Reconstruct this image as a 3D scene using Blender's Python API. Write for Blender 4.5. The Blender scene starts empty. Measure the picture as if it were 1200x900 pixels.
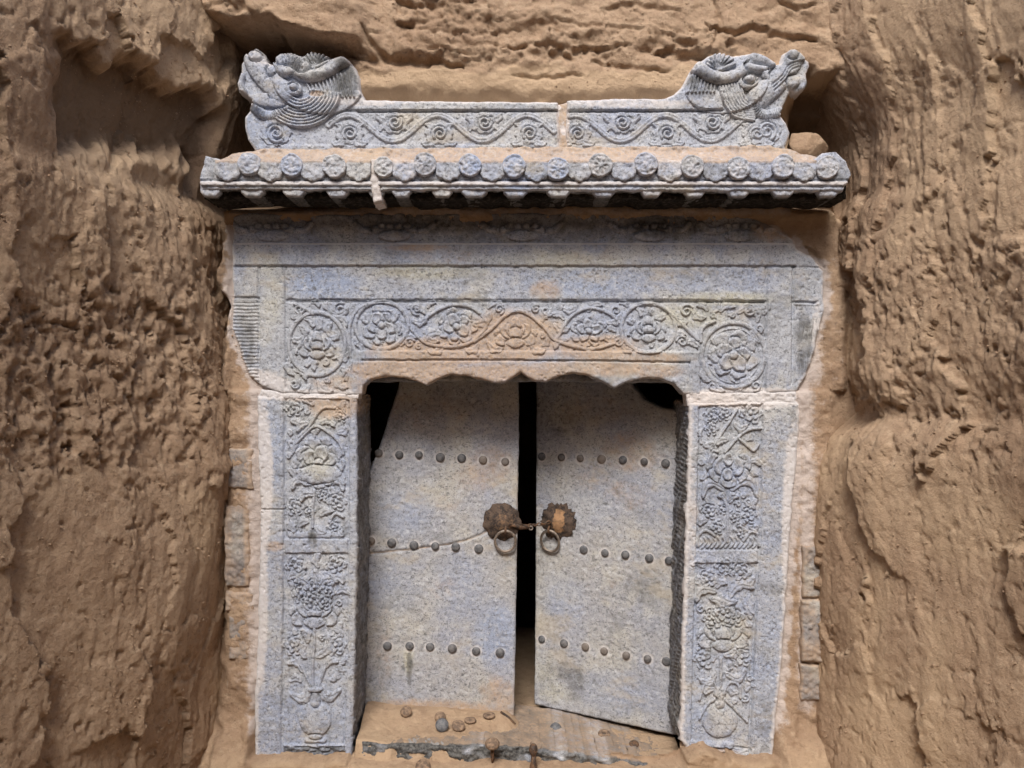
import bpy, math, random
import numpy as np
from mathutils import Vector, Matrix

# ------------------------------------------------------------------ camera, sky, sun
D = 2.2            # camera distance to the face of the gate (m)
S = 0.002          # metres per photo pixel on the face of the gate
scn = bpy.context.scene
C = scn.collection
cam = bpy.data.cameras.new('camera'); cam.lens = 36*D/(1200*S); cam.sensor_width = 36
cam.clip_start = 0.05; cam.clip_end = 500
camo = bpy.data.objects.new('camera', cam); C.objects.link(camo)
camo.location = (0, -D, 0); camo.rotation_euler = (math.pi/2, 0, 0)
scn.camera = camo
SUN_EL, SUN_AZ = math.radians(46), math.radians(188)   # from above, behind the camera, a little to the left
w = bpy.data.worlds.new("World"); scn.world = w; w.use_nodes = True
nt = w.node_tree
sky = nt.nodes.new('ShaderNodeTexSky'); sky.sky_type = 'NISHITA'; sky.sun_disc = False
sky.sun_elevation = SUN_EL; sky.sun_rotation = SUN_AZ; sky.dust_density = 3.0; sky.air_density = 1.0
bg = nt.nodes['Background']; nt.links.new(sky.outputs[0], bg.inputs[0]); bg.inputs[1].default_value = 0.085
sl = bpy.data.lights.new('sun', 'SUN'); sl.energy = 1.5; sl.angle = math.radians(20); sl.color = (1, 0.96, 0.91)
so = bpy.data.objects.new('sun', sl); C.objects.link(so)
sd = Vector((math.sin(SUN_AZ)*math.cos(SUN_EL), math.cos(SUN_AZ)*math.cos(SUN_EL), math.sin(SUN_EL)))
so.rotation_euler = sd.to_track_quat('Z', 'Y').to_euler()
vs = scn.view_settings
scn.display_settings.display_device = 'sRGB'
vs.view_transform = 'Standard'; vs.look = 'None'; vs.exposure = 1.15; vs.gamma = 1

# ------------------------------------------------------------------ noise
_tabs = {}
def vnoise(x, y, seed=0):
    if seed not in _tabs: _tabs[seed] = np.random.RandomState(seed).rand(256, 256)
    T = _tabs[seed]
    xi = np.floor(x).astype(int); yi = np.floor(y).astype(int)
    fx = x-xi; fy = y-yi
    fx = fx*fx*fx*(fx*(fx*6-15)+10); fy = fy*fy*fy*(fy*(fy*6-15)+10)
    x0 = xi & 255; x1 = (xi+1) & 255; y0 = yi & 255; y1 = (yi+1) & 255
    return (T[x0, y0]*(1-fx)+T[x1, y0]*fx)*(1-fy)+(T[x0, y1]*(1-fx)+T[x1, y1]*fx)*fy
def fbm(x, y, seed=0, o=4, gain=.5):
    a = 1.; t = 0.; s = 0.
    for k in range(o):
        t = t+a*vnoise(x*2**k+k*17.3, y*2**k+k*9.1, seed+k); s += a; a *= gain
    return t/s
def ridged(x, y, seed=0, o=3):
    a = 1.; t = 0.; s = 0.
    for k in range(o):
        t = t+a*(1-np.abs(2*vnoise(x*2**k+k*11.7, y*2**k+k*5.1, seed+k)-1)); s += a; a *= .5
    return t/s
def sst(a, b, x):
    t = np.clip((x-a)/(b-a), 0, 1); return t*t*(3-2*t)

# ------------------------------------------------------------------ materials
class NT:
    def __init__(self, name):
        self.m = bpy.data.materials.new(name); self.m.use_nodes = True
        self.t = self.m.node_tree; self.b = self.t.nodes['Principled BSDF']
        self.pos = self.t.nodes.new('ShaderNodeNewGeometry').outputs['Position']
    def link(self, a, b): self.t.links.new(a, b)
    def setin(self, n, i, v):
        if hasattr(v, 'is_output') or isinstance(v, bpy.types.NodeSocket): self.link(v, n.inputs[i])
        else: n.inputs[i].default_value = v
    def noise(self, scale, detail=4, rough=.55, vec=None, dist=0):
        n = self.t.nodes.new('ShaderNodeTexNoise')
        n.inputs['Scale'].default_value = scale; n.inputs['Detail'].default_value = detail
        n.inputs['Roughness'].default_value = rough; n.inputs['Distortion'].default_value = dist
        self.link(vec or self.pos, n.inputs['Vector']); return n.outputs['Fac']
    def mapping(self, sc):
        n = self.t.nodes.new('ShaderNodeMapping'); n.inputs['Scale'].default_value = sc
        self.link(self.pos, n.inputs['Vector']); return n.outputs[0]
    def voro(self, scale, vec=None, feat='F1', out='Distance'):
        n = self.t.nodes.new('ShaderNodeTexVoronoi'); n.feature = feat
        n.inputs['Scale'].default_value = scale; self.link(vec or self.pos, n.inputs['Vector'])
        return n.outputs[out]
    def rng(self, v, a, b, c=0., d=1.):
        n = self.t.nodes.new('ShaderNodeMapRange'); n.interpolation_type = 'SMOOTHSTEP'
        self.link(v, n.inputs[0])
        for i, x in enumerate((a, b, c, d)): n.inputs[i+1].default_value = x
        return n.outputs[0]
    def math(self, op, a, b=0.):
        n = self.t.nodes.new('ShaderNodeMath'); n.operation = op; n.use_clamp = False
        self.setin(n, 0, a); self.setin(n, 1, b); return n.outputs[0]
    def mix(self, f, a, b, mode='MIX'):
        n = self.t.nodes.new('ShaderNodeMix'); n.data_type = 'RGBA'; n.blend_type = mode
        self.setin(n, 0, f)
        for i, v in ((6, a), (7, b)):
            if isinstance(v, (tuple, list)): v = (*v, 1)
            self.setin(n, i, v)
        return n.outputs[2]
    def attr(self, name):
        n = self.t.nodes.new('ShaderNodeAttribute'); n.attribute_name = name; return n.outputs['Fac']
    def objrand(self):
        return self.t.nodes.new('ShaderNodeObjectInfo').outputs['Random']
    def broken(self, a, nz, amt=.7, lo=.30, hi=.62):
        v = self.math('ADD', a, self.math('MULTIPLY', self.math('SUBTRACT', nz, .5), amt))
        return self.math('MULTIPLY', self.rng(v, lo, hi), self.rng(a, .02, .12))
    def bump(self, h, strength, dist, prev=None):
        n = self.t.nodes.new('ShaderNodeBump'); n.inputs['Strength'].default_value = strength
        n.inputs['Distance'].default_value = dist; self.link(h, n.inputs['Height'])
        if prev: self.link(prev, n.inputs['Normal'])
        return n.outputs[0]
    def done(self, col, rough, nrm=None, spec=.3, metal=0.):
        self.link(col, self.b.inputs['Base Color']); self.setin(self.b, 'Roughness', rough)
        self.b.inputs['Specular IOR Level'].default_value = spec
        self.b.inputs['Metallic'].default_value = metal
        if nrm: self.link(nrm, self.b.inputs['Normal'])
        return self.m

SOIL = (.47, .345, .245)
def stone_material(name, a, b, soil=SOIL, dens=1., salt=(.53, .545, .575)):
    t = NT(name)
    big = t.noise(5, 5, .6); mid = t.noise(26, 5, .62); fine = t.noise(150, 4, .65); vf = t.noise(420, 3, .6)
    col = t.mix(t.rng(big, .35, .65), a, b)
    col = t.mix(t.math('MULTIPLY', t.rng(t.noise(9, 6, .65), .47, .62), .6), col, (.50, .485, .44))
    col = t.mix(t.math('MULTIPLY', t.attr('blue'), t.rng(mid, .2, .6, .6, 1)), col, (.30, .36, .50))
    col = t.mix(t.math('MULTIPLY', t.attr('yellow'), t.rng(fine, .3, .6, .4, .8)), col, (.50, .47, .33))
    # pale salt bloom and dark pits in the stone
    col = t.mix(t.math('MULTIPLY', t.rng(t.noise(85, 5, .75), .48, .66), .65), col, salt)
    col = t.mix(t.math('MULTIPLY', t.rng(t.noise(14, 5, .7), .52, .68), .5), col, (.31, .325, .36))
    col = t.mix(t.math('MULTIPLY', t.rng(fine, .54, .66), .78*dens), col, (.15, .155, .165))
    col = t.mix(t.math('MULTIPLY', t.rng(vf, .56, .66), .72), col, (.11, .11, .12))
    col = t.mix(t.math('MULTIPLY', t.rng(t.noise(60, 3, .6), .63, .69), .65*dens), col, (.14, .145, .15))
    fl = t.noise(1., 4, .65, t.mapping((95, 95, 190)))
    col = t.mix(t.math('MULTIPLY', t.rng(fl, .585, .655), t.rng(t.noise(11, 4, .6), .40, .58, .25, .85)), col, (.115, .118, .128))
    col = t.mix(t.math('MULTIPLY', t.rng(t.noise(7.5, 6, .7, None, .6), .54, .66), .45), col, (.20, .205, .205))
    col = t.mix(t.math('MULTIPLY', t.rng(t.noise(6.1, 5, .65, t.mapping((1, 1, 1.7))), .55, .68), .5), col, (.44, .385, .30))
    nz = t.noise(38, 6, .68)
    col = t.mix(t.broken(t.attr('grime_shade'), nz, 1.1, .18, .85), col, t.mix(t.rng(fine, .35, .65), (.045, .045, .045), (.15, .148, .142)))  # stone grime, plus the shade painted between the rafter ends
    col = t.mix(t.math('MULTIPLY', t.broken(t.attr('soil'), nz, 1.0, .18, .8), t.rng(fine, .35, .65, .92, .55)), col, t.mix(t.rng(mid, .35, .65), soil, tuple(x*.80 for x in soil)))
    col = t.mix(t.math('MULTIPLY', t.broken(t.attr('lime'), t.noise(70, 5, .7), 1.0, .22, .62), .8), col, t.mix(mid, (.64, .60, .58), (.58, .56, .56)))
    n = t.bump(t.noise(120, 6, .7), .5, .0035)
    n = t.bump(vf, .35, .0012, n)
    return t.done(col, .92, n, .15)
M = {}
M['stone'] = stone_material('carved_limestone', (.325, .36, .455), (.40, .42, .46))
M['door'] = stone_material('door_limestone', (.34, .36, .425), (.395, .385, .37), dens=.9)
def shaded_soffit_material():
    t = NT('painted_shade_stone'); a = t.noise(90, 6, .7)  # near-black colour paints the shade under the eave
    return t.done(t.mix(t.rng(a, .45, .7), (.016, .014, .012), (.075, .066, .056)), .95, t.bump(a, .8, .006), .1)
M['eave_shade'] = shaded_soffit_material()
M['brick'] = stone_material('grey_brick', (.20, .175, .165), (.25, .225, .21), dens=.5, salt=(.33, .295, .27))

def earth_material():
    t = NT('loess_earth')
    big = t.noise(3.2, 5, .6); mid = t.noise(17, 6, .65); fine = t.noise(90, 5, .7); vf = t.noise(330, 3, .6)
    col = t.mix(t.rng(big, .35, .65), (.37, .255, .17), (.46, .33, .225))
    col = t.mix(t.math('MULTIPLY', t.rng(mid, .42, .66), .5), col, (.31, .21, .14))
    col = t.mix(t.math('MULTIPLY', t.rng(t.noise(42, 7, .75), .50, .66), .5), col, (.54, .41, .29))
    col = t.mix(t.math('MULTIPLY', t.rng(fine, .44, .30), .55), col, (.165, .105, .068))
    col = t.mix(t.math('MULTIPLY', t.rng(t.noise(200, 3, .7), .60, .70), .5), col, (.13, .085, .055))
    nz = t.noise(30, 6, .68)
    col = t.mix(t.math('MULTIPLY', t.broken(t.attr('pale'), nz, .6, .2, .75), .8), col, t.mix(mid, (.60, .445, .30), (.52, .38, .25)))
    col = t.mix(t.math('MULTIPLY', t.broken(t.attr('shade_tone'), nz, .8), .75), col, t.mix(fine, (.10, .065, .042), (.2, .135, .088)))  # darker tone: painted shade in niches and hollows, also rough patches and chamber
    col = t.mix(t.math('MULTIPLY', t.broken(t.attr('lime'), t.noise(60, 6, .72), 1.1, .2, .7), .9), col, t.mix(mid, (.68, .61, .57), (.55, .47, .43)))
    col = t.mix(t.math('MULTIPLY', t.broken(t.attr('stone'), t.noise(60, 5, .7), .8), .9), col, t.mix(fine, (.45, .45, .45), (.27, .27, .275)))
    n = t.bump(t.noise(28, 9, .74), .75, .016); n = t.bump(fine, .6, .005, n); n = t.bump(vf, .5, .002, n)
    return t.done(col, .95, n, .1)
M['earth'] = earth_material()

def iron_material():
    t = NT('rusty_iron')
    a = t.noise(60, 5, .65); b = t.noise(220, 4, .6)
    col = t.mix(t.rng(a, .4, .62), (.055, .042, .036), (.17, .095, .055))
    col = t.mix(t.math('MULTIPLY', t.rng(b, .5, .66), .6), col, (.30, .19, .115))
    return t.done(col, t.rng(a, .3, .7, .55, .9), t.bump(b, .6, .0015), .4, .35)
M['iron'] = iron_material()
def ring_material():
    t = NT('worn_iron')
    a = t.noise(120, 4, .6)
    return t.done(t.mix(t.rng(a, .4, .65), (.20, .17, .145), (.36, .30, .25)), t.rng(a, .3, .7, .4, .7), t.bump(a, .4, .001), .5, .6)
M['ring'] = ring_material()
def stud_material():
    t = NT('dull_metal_stud')
    a = t.noise(120, 4, .6)
    col = t.mix(t.rng(a, .35, .65), (.085, .088, .098), (.19, .19, .195))
    col = t.mix(t.math('MULTIPLY', t.rng(t.objrand(), .6, 1.), .5), col, (.30, .235, .18))
    return t.done(col, t.rng(a, .3, .7, .5, .8), t.bump(a, .4, .001), .4, .3)
M['stud'] = stud_material()
def brown_material():
    t = NT('soiled_metal'); a = t.noise(110, 4, .6)
    return t.done(t.mix(t.rng(a, .38, .62), (.14, .10, .075), (.31, .215, .145)), .8, t.bump(a, .5, .0015), .3, .15)
M['brown'] = brown_material()

# ------------------------------------------------------------------ objects
def link_mesh(name, V, F, mat, attrs=None, smooth=True):
    V = np.ascontiguousarray(V, dtype=np.float32)
    me = bpy.data.meshes.new(name)
    me.vertices.add(len(V)); me.vertices.foreach_set('co', V.ravel())
    fl = [np.asarray(f, dtype=np.int32) for f in (F if isinstance(F, list) else [F]) if len(f)]
    idx = np.concatenate([f.ravel() for f in fl]); cnt = np.concatenate([np.full(len(f), f.shape[1], np.int32) for f in fl])
    me.loops.add(len(idx)); me.loops.foreach_set('vertex_index', idx)
    me.polygons.add(len(cnt))
    st = np.zeros(len(cnt), np.int32); st[1:] = np.cumsum(cnt)[:-1]
    me.polygons.foreach_set('loop_start', st)
    me.update(calc_edges=True); me.validate()
    me.polygons.foreach_set('use_smooth', np.full(len(me.polygons), smooth))
    for k, a in (attrs or {}).items():
        at = me.attributes.new(k, 'FLOAT', 'POINT'); at.data.foreach_set('value', np.ascontiguousarray(a, dtype=np.float32))
    me.materials.append(M[mat] if isinstance(mat, str) else mat)
    o = bpy.data.objects.new(name, me); C.objects.link(o); return o
def thing(name, label, cat, loc=(0, 0, 0), group=None):
    o = bpy.data.objects.new(name, None); C.objects.link(o); o.location = loc; o.empty_display_size = .05
    return tag(o, label, cat, group)
def tag(o, label, cat, group=None):
    o['label'] = label; o['category'] = cat
    if group: o['group'] = group
    return o
def part(o, root):
    """world-space mesh o becomes a child of root"""
    base = Vector((0, 0, 0)); p = root
    while p: base = base+p.location; p = p.parent
    o.parent = root; o.location = o.location-base; return o
def lathe(prof, n=20, squash=1.0, lobes=0, lob=0.):
    """profile [(r, out)], axis -y"""
    V = []; F = []
    for r, y in prof:
        for k in range(n):
            a = 2*math.pi*k/n; rr = r*(1+lob*abs(math.cos(lobes*a/2)) if lobes else 1)
            V.append((rr*math.cos(a), -y, rr*math.sin(a)*squash))
    m = len(prof)
    for i in range(m-1):
        for k in range(n): F.append((i*n+k, i*n+(k+1) % n, (i+1)*n+(k+1) % n, (i+1)*n+k))
    return np.array(V), np.array(F)
def torus(R, r, n=28, m=8, sz=1.0):
    V = []; F = []
    for i in range(n):
        a = 2*math.pi*i/n
        for j in range(m):
            b = 2*math.pi*j/m
            V.append(((R+r*math.cos(b))*math.cos(a), r*math.sin(b), (R+r*math.cos(b))*math.sin(a)*sz))
    for i in range(n):
        for j in range(m): F.append((i*m+j, ((i+1) % n)*m+j, ((i+1) % n)*m+(j+1) % m, i*m+(j+1) % m))
    return np.array(V), np.array(F)
def tube(pts, rad, n=8):
    pts = [Vector(p) for p in pts]; V = []; F = []
    rad = rad if isinstance(rad, (list, tuple)) else [rad]*len(pts)
    for i, p in enumerate(pts):
        t = (pts[min(i+1, len(pts)-1)]-pts[max(i-1, 0)]).normalized()
        u = t.orthogonal().normalized(); v = t.cross(u)
        for k in range(n):
            a = 2*math.pi*k/n; q = p+(u*math.cos(a)+v*math.sin(a))*rad[i]; V.append(q[:])
    for i in range(len(pts)-1):
        for k in range(n): F.append((i*n+k, i*n+(k+1) % n, (i+1)*n+(k+1) % n, (i+1)*n+k))
    c0 = len(V); V.append(pts[0][:]); V.append(pts[-1][:])
    T = [(c0, (k+1) % n, k) for k in range(n)]+[(c0+1, (len(pts)-1)*n+k, (len(pts)-1)*n+(k+1) % n) for k in range(n)]
    return np.array(V), [np.array(F), np.array(T)]

class Frame:
    """2-D drawing coordinates (a right, b down) of a stone face in the world"""
    def __init__(s, O, A, B, N): s.O, s.A, s.B, s.N = [np.array(v, float) for v in (O, A, B, N)]
    def to(s, a, b, out): return s.O+np.multiply.outer(a, s.A)+np.multiply.outer(b, s.B)+np.multiply.outer(out, s.N)
    def px(s, x, y):
        """drawing coordinates of the point of this face seen at photo pixel x, y"""
        cpos = np.array([0, -D, 0.]); d = np.array([(x-600)*S, D, (450-y)*S])
        t = np.dot(s.O-cpos, s.N)/np.dot(d, s.N); p = cpos+d*t-s.O
        return (np.dot(p, s.A)/np.dot(s.A, s.A), np.dot(p, s.B)/np.dot(s.B, s.B))
def flat_frame(out):
    k = (D-out)/D
    return Frame((-600*S*k, -out, 450*S*k), (S*k, 0, 0), (0, 0, -S*k), (0, -1, 0))

def resample(pts, step=2.0, closed=False, smooth=True):
    P = np.array(pts, float)
    if smooth and len(P) > 2:
        n = len(P); out = []
        rngi = range(n if closed else n-1)
        for i in rngi:
            p0 = P[(i-1) % n] if closed else P[max(i-1, 0)]; p1 = P[i]; p2 = P[(i+1) % n]
            p3 = P[(i+2) % n] if closed else P[min(i+2, n-1)]
            m = max(2, int(np.hypot(*(p2-p1))/step))
            for t in np.linspace(0, 1, m, endpoint=False):
                out.append(.5*((2*p1)+(-p0+p2)*t+(2*p0-5*p1+4*p2-p3)*t*t+(-p0+3*p1-3*p2+p3)*t**3))
        if not closed: out.append(P[-1])
        return np.array(out)
    if closed: P = np.vstack([P, P[:1]])
    out = []
    for i in range(len(P)-1):
        m = max(1, int(np.hypot(*(P[i+1]-P[i]))/step))
        out += [P[i]+(P[i+1]-P[i])*t for t in np.linspace(0, 1, m, endpoint=False)]
    if not closed: out.append(P[-1])
    return np.array(out)
def rough_outline(pts, amp, seed, smooth=False, step=4., closed=True):
    Q = resample(pts, step, closed, smooth)
    j = np.arange(len(Q)); ang = fbm(Q[:, 0]/14., Q[:, 1]/14., seed)
    T = np.roll(Q, -1, 0)-np.roll(Q, 1, 0); Nn = np.stack([T[:, 1], -T[:, 0]], 1)/(np.hypot(T[:, 0], T[:, 1])[:, None]+1e-9)
    return Q+Nn*((ang-.5)*2*amp)[:, None]
def sdist(PX, PY, poly):
    """signed distance, + inside"""
    best = np.full(PX.shape, 1e9); ins = np.zeros(PX.shape, bool)
    n = len(poly)
    for i in range(n):
        x1, y1 = poly[i]; x2, y2 = poly[(i+1) % n]; dx, dy = x2-x1, y2-y1
        L2 = dx*dx+dy*dy+1e-12
        t = np.clip(((PX-x1)*dx+(PY-y1)*dy)/L2, 0, 1)
        best = np.minimum(best, (PX-x1-t*dx)**2+(PY-y1-t*dy)**2)
        if y1 != y2:
            c = ((y1 > PY) != (y2 > PY)) & (PX < (x2-x1)*(PY-y1)/(y2-y1)+x1); ins ^= c
    d = np.sqrt(best); return np.where(ins, d, -d)

class Relief:
    """a stone face on a regular grid: outline, heights, stains; carved motifs become meshes of their own"""
    def __init__(s, poly, frame, step=1.0, thick=.1, bevel=3., bevel_h=.006, wear=.0016, seed=1):
        poly = np.array(poly, float); s.poly = poly; s.f = frame; s.step = step; s.thick = thick; s.seed = seed
        s.x0 = poly[:, 0].min()-2*step; s.y0 = poly[:, 1].min()-2*step
        nx = int((poly[:, 0].max()+2*step-s.x0)/step)+1; ny = int((poly[:, 1].max()+2*step-s.y0)/step)+1
        s.PX, s.PY = np.meshgrid(s.x0+step*np.arange(nx), s.y0+step*np.arange(ny), indexing='ij')
        s.d = sdist(s.PX, s.PY, poly); s.keep = s.d > -.95*step
        gx, gy = np.gradient(s.d, step); g = np.hypot(gx, gy)+1e-6
        mv = np.where(s.keep & (s.d < 0), -s.d, 0)
        s.X = s.PX+mv*gx/g; s.Y = s.PY+mv*gy/g
        dd = np.clip(s.d/bevel, 0, 1)
        s.h = -bevel_h*(1-np.sqrt(np.clip(1-(1-dd)**2, 0, 1)))
        s.wear = wear*2*(fbm(s.PX/5., s.PY/5., seed, 3)-.5)+wear*2.2*(fbm(s.PX/38., s.PY/38., seed+40, 3)-.5)
        pit = fbm(s.PX/3.1, s.PY/3.1, seed+7, 2); s.wear -= np.where(pit > .7, (pit-.7)*.014, 0)
        s.at = {k: np.zeros(s.PX.shape) for k in ('soil', 'lime', 'grime_shade', 'blue', 'yellow')}
        s.motifs = []
    def line(s, pts, w, depth, smooth=False, jit=.6):
        """incised groove"""
        P = resample(pts, 4, False, smooth); P = P+np.stack([fbm(P[:, 0]/9, P[:, 1]/9, 5)-.5, fbm(P[:, 0]/9, P[:, 1]/9, 6)-.5], 1)*2*jit
        d, _ = pdist(s.PX, s.PY, P, w)
        s.h -= depth*np.sqrt(np.clip(1-(d/w)**2, 0, 1))
    def band(s, x0, y0, x1, y1, H, soft=1.2):
        m = np.minimum(np.minimum(s.PX-x0, x1-s.PX), np.minimum(s.PY-y0, y1-s.PY))
        m = m+(fbm(s.PX/6, s.PY/6, 3)-.5)*1.6
        s.h += H*sst(-soft/2, soft/2, m)
    def poly_band(s, pts, H, soft=1.2):
        d = sdist(s.PX, s.PY, np.array(pts, float))+(fbm(s.PX/6, s.PY/6, 3)-.5)*1.4
        s.h += H*sst(-soft/2, soft/2, d)
    def stain(s, kind, cx, cy, rx, ry, a=1.):
        r = ((s.PX-cx)/rx)**2+((s.PY-cy)/ry)**2
        s.at[kind] = np.maximum(s.at[kind], a*np.clip(1.25-r*.75, 0, 1)*(r < 1.66))
    def rim(s, kind, width, a=1.):
        s.at[kind] = np.maximum(s.at[kind], a*np.clip(1-s.d/width, 0, 1))
    def layer(s, name): l = Layer(s, name); s.motifs.append(l); return l
    def build(s, name, mat, root=None, side='grime_shade', side_amt=.6, rows=None, side_rough=.004):
        out = s.h+s.wear
        idx = -np.ones(s.PX.shape, int)
        k4 = s.keep[:-1, :-1] & s.keep[1:, :-1] & s.keep[1:, 1:] & s.keep[:-1, 1:]
        use = np.zeros(s.PX.shape, bool)
        use[:-1, :-1] |= k4; use[1:, :-1] |= k4; use[1:, 1:] |= k4; use[:-1, 1:] |= k4
        idx[use] = np.arange(use.sum())
        Q = np.stack([idx[:-1, :-1][k4], idx[:-1, 1:][k4], idx[1:, 1:][k4], idx[1:, :-1][k4]], 1)
        A, B, H = s.X[use], s.Y[use], out[use]
        at = {k: v[use] for k, v in s.at.items()}
        e = np.vstack([Q[:, [0, 1]], Q[:, [1, 2]], Q[:, [2, 3]], Q[:, [3, 0]]]).astype(np.int64)
        n = len(A); code = e[:, 0]*n+e[:, 1]; rev = e[:, 1]*n+e[:, 0]
        be = e[~np.isin(code, rev)]
        bv = np.unique(be); pos = -np.ones(n, int); pos[bv] = np.arange(len(bv)); nb = len(bv)
        rows = rows or max(2, int(s.thick/.012))
        GA, GB, GH = [A], [B], [H]; F = [Q]
        prev = lambda q: q
        base0 = n
        for r in range(1, rows+1):
            t = r/rows; hh = H[bv]*(1-t)-s.thick*t
            rr = side_rough/S*(1 if 0 < r < rows else 0)
            nza = (fbm(A[bv]/6+31, B[bv]/6+hh*90, s.seed+3)-.5)*2*rr; nzb = (fbm(A[bv]/6, B[bv]/6+hh*90, s.seed+4)-.5)*2*rr
            GA.append(A[bv]+nza); GB.append(B[bv]+nzb); GH.append(hh)
            a0 = be[:, 0] if r == 1 else base0+(r-2)*nb+pos[be[:, 0]]
            a1 = be[:, 1] if r == 1 else base0+(r-2)*nb+pos[be[:, 1]]
            b0 = base0+(r-1)*nb+pos[be[:, 0]]; b1 = base0+(r-1)*nb+pos[be[:, 1]]
            F.append(np.stack([a1, a0, b0, b1], 1))
            for k in at:
                v = s.at[k][use][bv]
                if k == side: v = np.maximum(v, side_amt)
                elif side == 'grime_shade' and k in ('lime', 'blue'): v = v*.3
                at[k] = np.concatenate([at[k], v])
        GA, GB, GH = np.concatenate(GA), np.concatenate(GB), np.concatenate(GH)
        o = link_mesh(name, s.f.to(GA, GB, GH), np.vstack(F), mat, at)
        if root: part(o, root)
        s.body = o; s.out = out
        for l in s.motifs: l.build(mat, root)
        return o

def fill_leaves(R, x0, y0, x1, y1, n, seed, size=5., gap=2.5, clear=None):
    rg = random.Random(seed); occ = np.zeros(R.PX.shape, bool)
    for l in R.motifs: occ |= l.h > 0
    occ |= R.d < 4
    ix = lambda x: int(round((x-R.x0)/R.step)); iy = lambda y: int(round((y-R.y0)/R.step)); got = 0
    for _ in range(n*60):
        if got >= n: break
        x, y = rg.uniform(x0, x1), rg.uniform(y0, y1)
        if clear and clear(x, y): continue
        w_ = size*rg.uniform(.75, 1.25); r = int((w_*.8+gap)/R.step); i, j = ix(x), iy(y)
        if i-r < 0 or j-r < 0 or i+r >= occ.shape[0] or j+r >= occ.shape[1] or occ[i-r:i+r+1, j-r:j+r+1].mean() > .10: continue
        a = rg.uniform(0, 6.28); L = w_*1.35; l = R.layer('carved_leaf')
        if rg.random() < .35: l.spiral(x, y, w_*.95, 1.2, 1.5, .0042, a, rg.choice((-1, 1)))
        else: l.leaf((x-L*math.cos(a), y-L*math.sin(a)), (x+L*math.cos(a), y+L*math.sin(a)), w_, .0044, rg.choice((-.3, .3)), 2.5)
        occ |= l.h > 0; got += 1

def pdist(PX, PY, P, w):
    """distance to polyline and parameter 0..1; only exact within w+3"""
    d = np.full(PX.shape, 1e9); t01 = np.zeros(PX.shape)
    x0, y0 = PX[0, 0], PY[0, 0]; st = PX[1, 0]-PX[0, 0]; L = len(P)-1
    for i in range(L):
        (x1, y1), (x2, y2) = P[i], P[i+1]; m = w+3
        i0 = max(0, int((min(x1, x2)-m-x0)/st)); i1 = min(PX.shape[0], int((max(x1, x2)+m-x0)/st)+2)
        j0 = max(0, int((min(y1, y2)-m-y0)/st)); j1 = min(PX.shape[1], int((max(y1, y2)+m-y0)/st)+2)
        if i0 >= i1 or j0 >= j1: continue
        X = PX[i0:i1, j0:j1]; Y = PY[i0:i1, j0:j1]; dx, dy = x2-x1, y2-y1
        t = np.clip(((X-x1)*dx+(Y-y1)*dy)/(dx*dx+dy*dy+1e-12), 0, 1)
        q = np.hypot(X-x1-t*dx, Y-y1-t*dy); sub = d[i0:i1, j0:j1]; b = q < sub
        sub[b] = q[b]; t01[i0:i1, j0:j1][b] = (i+t[b])/L
    return d, t01

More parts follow.
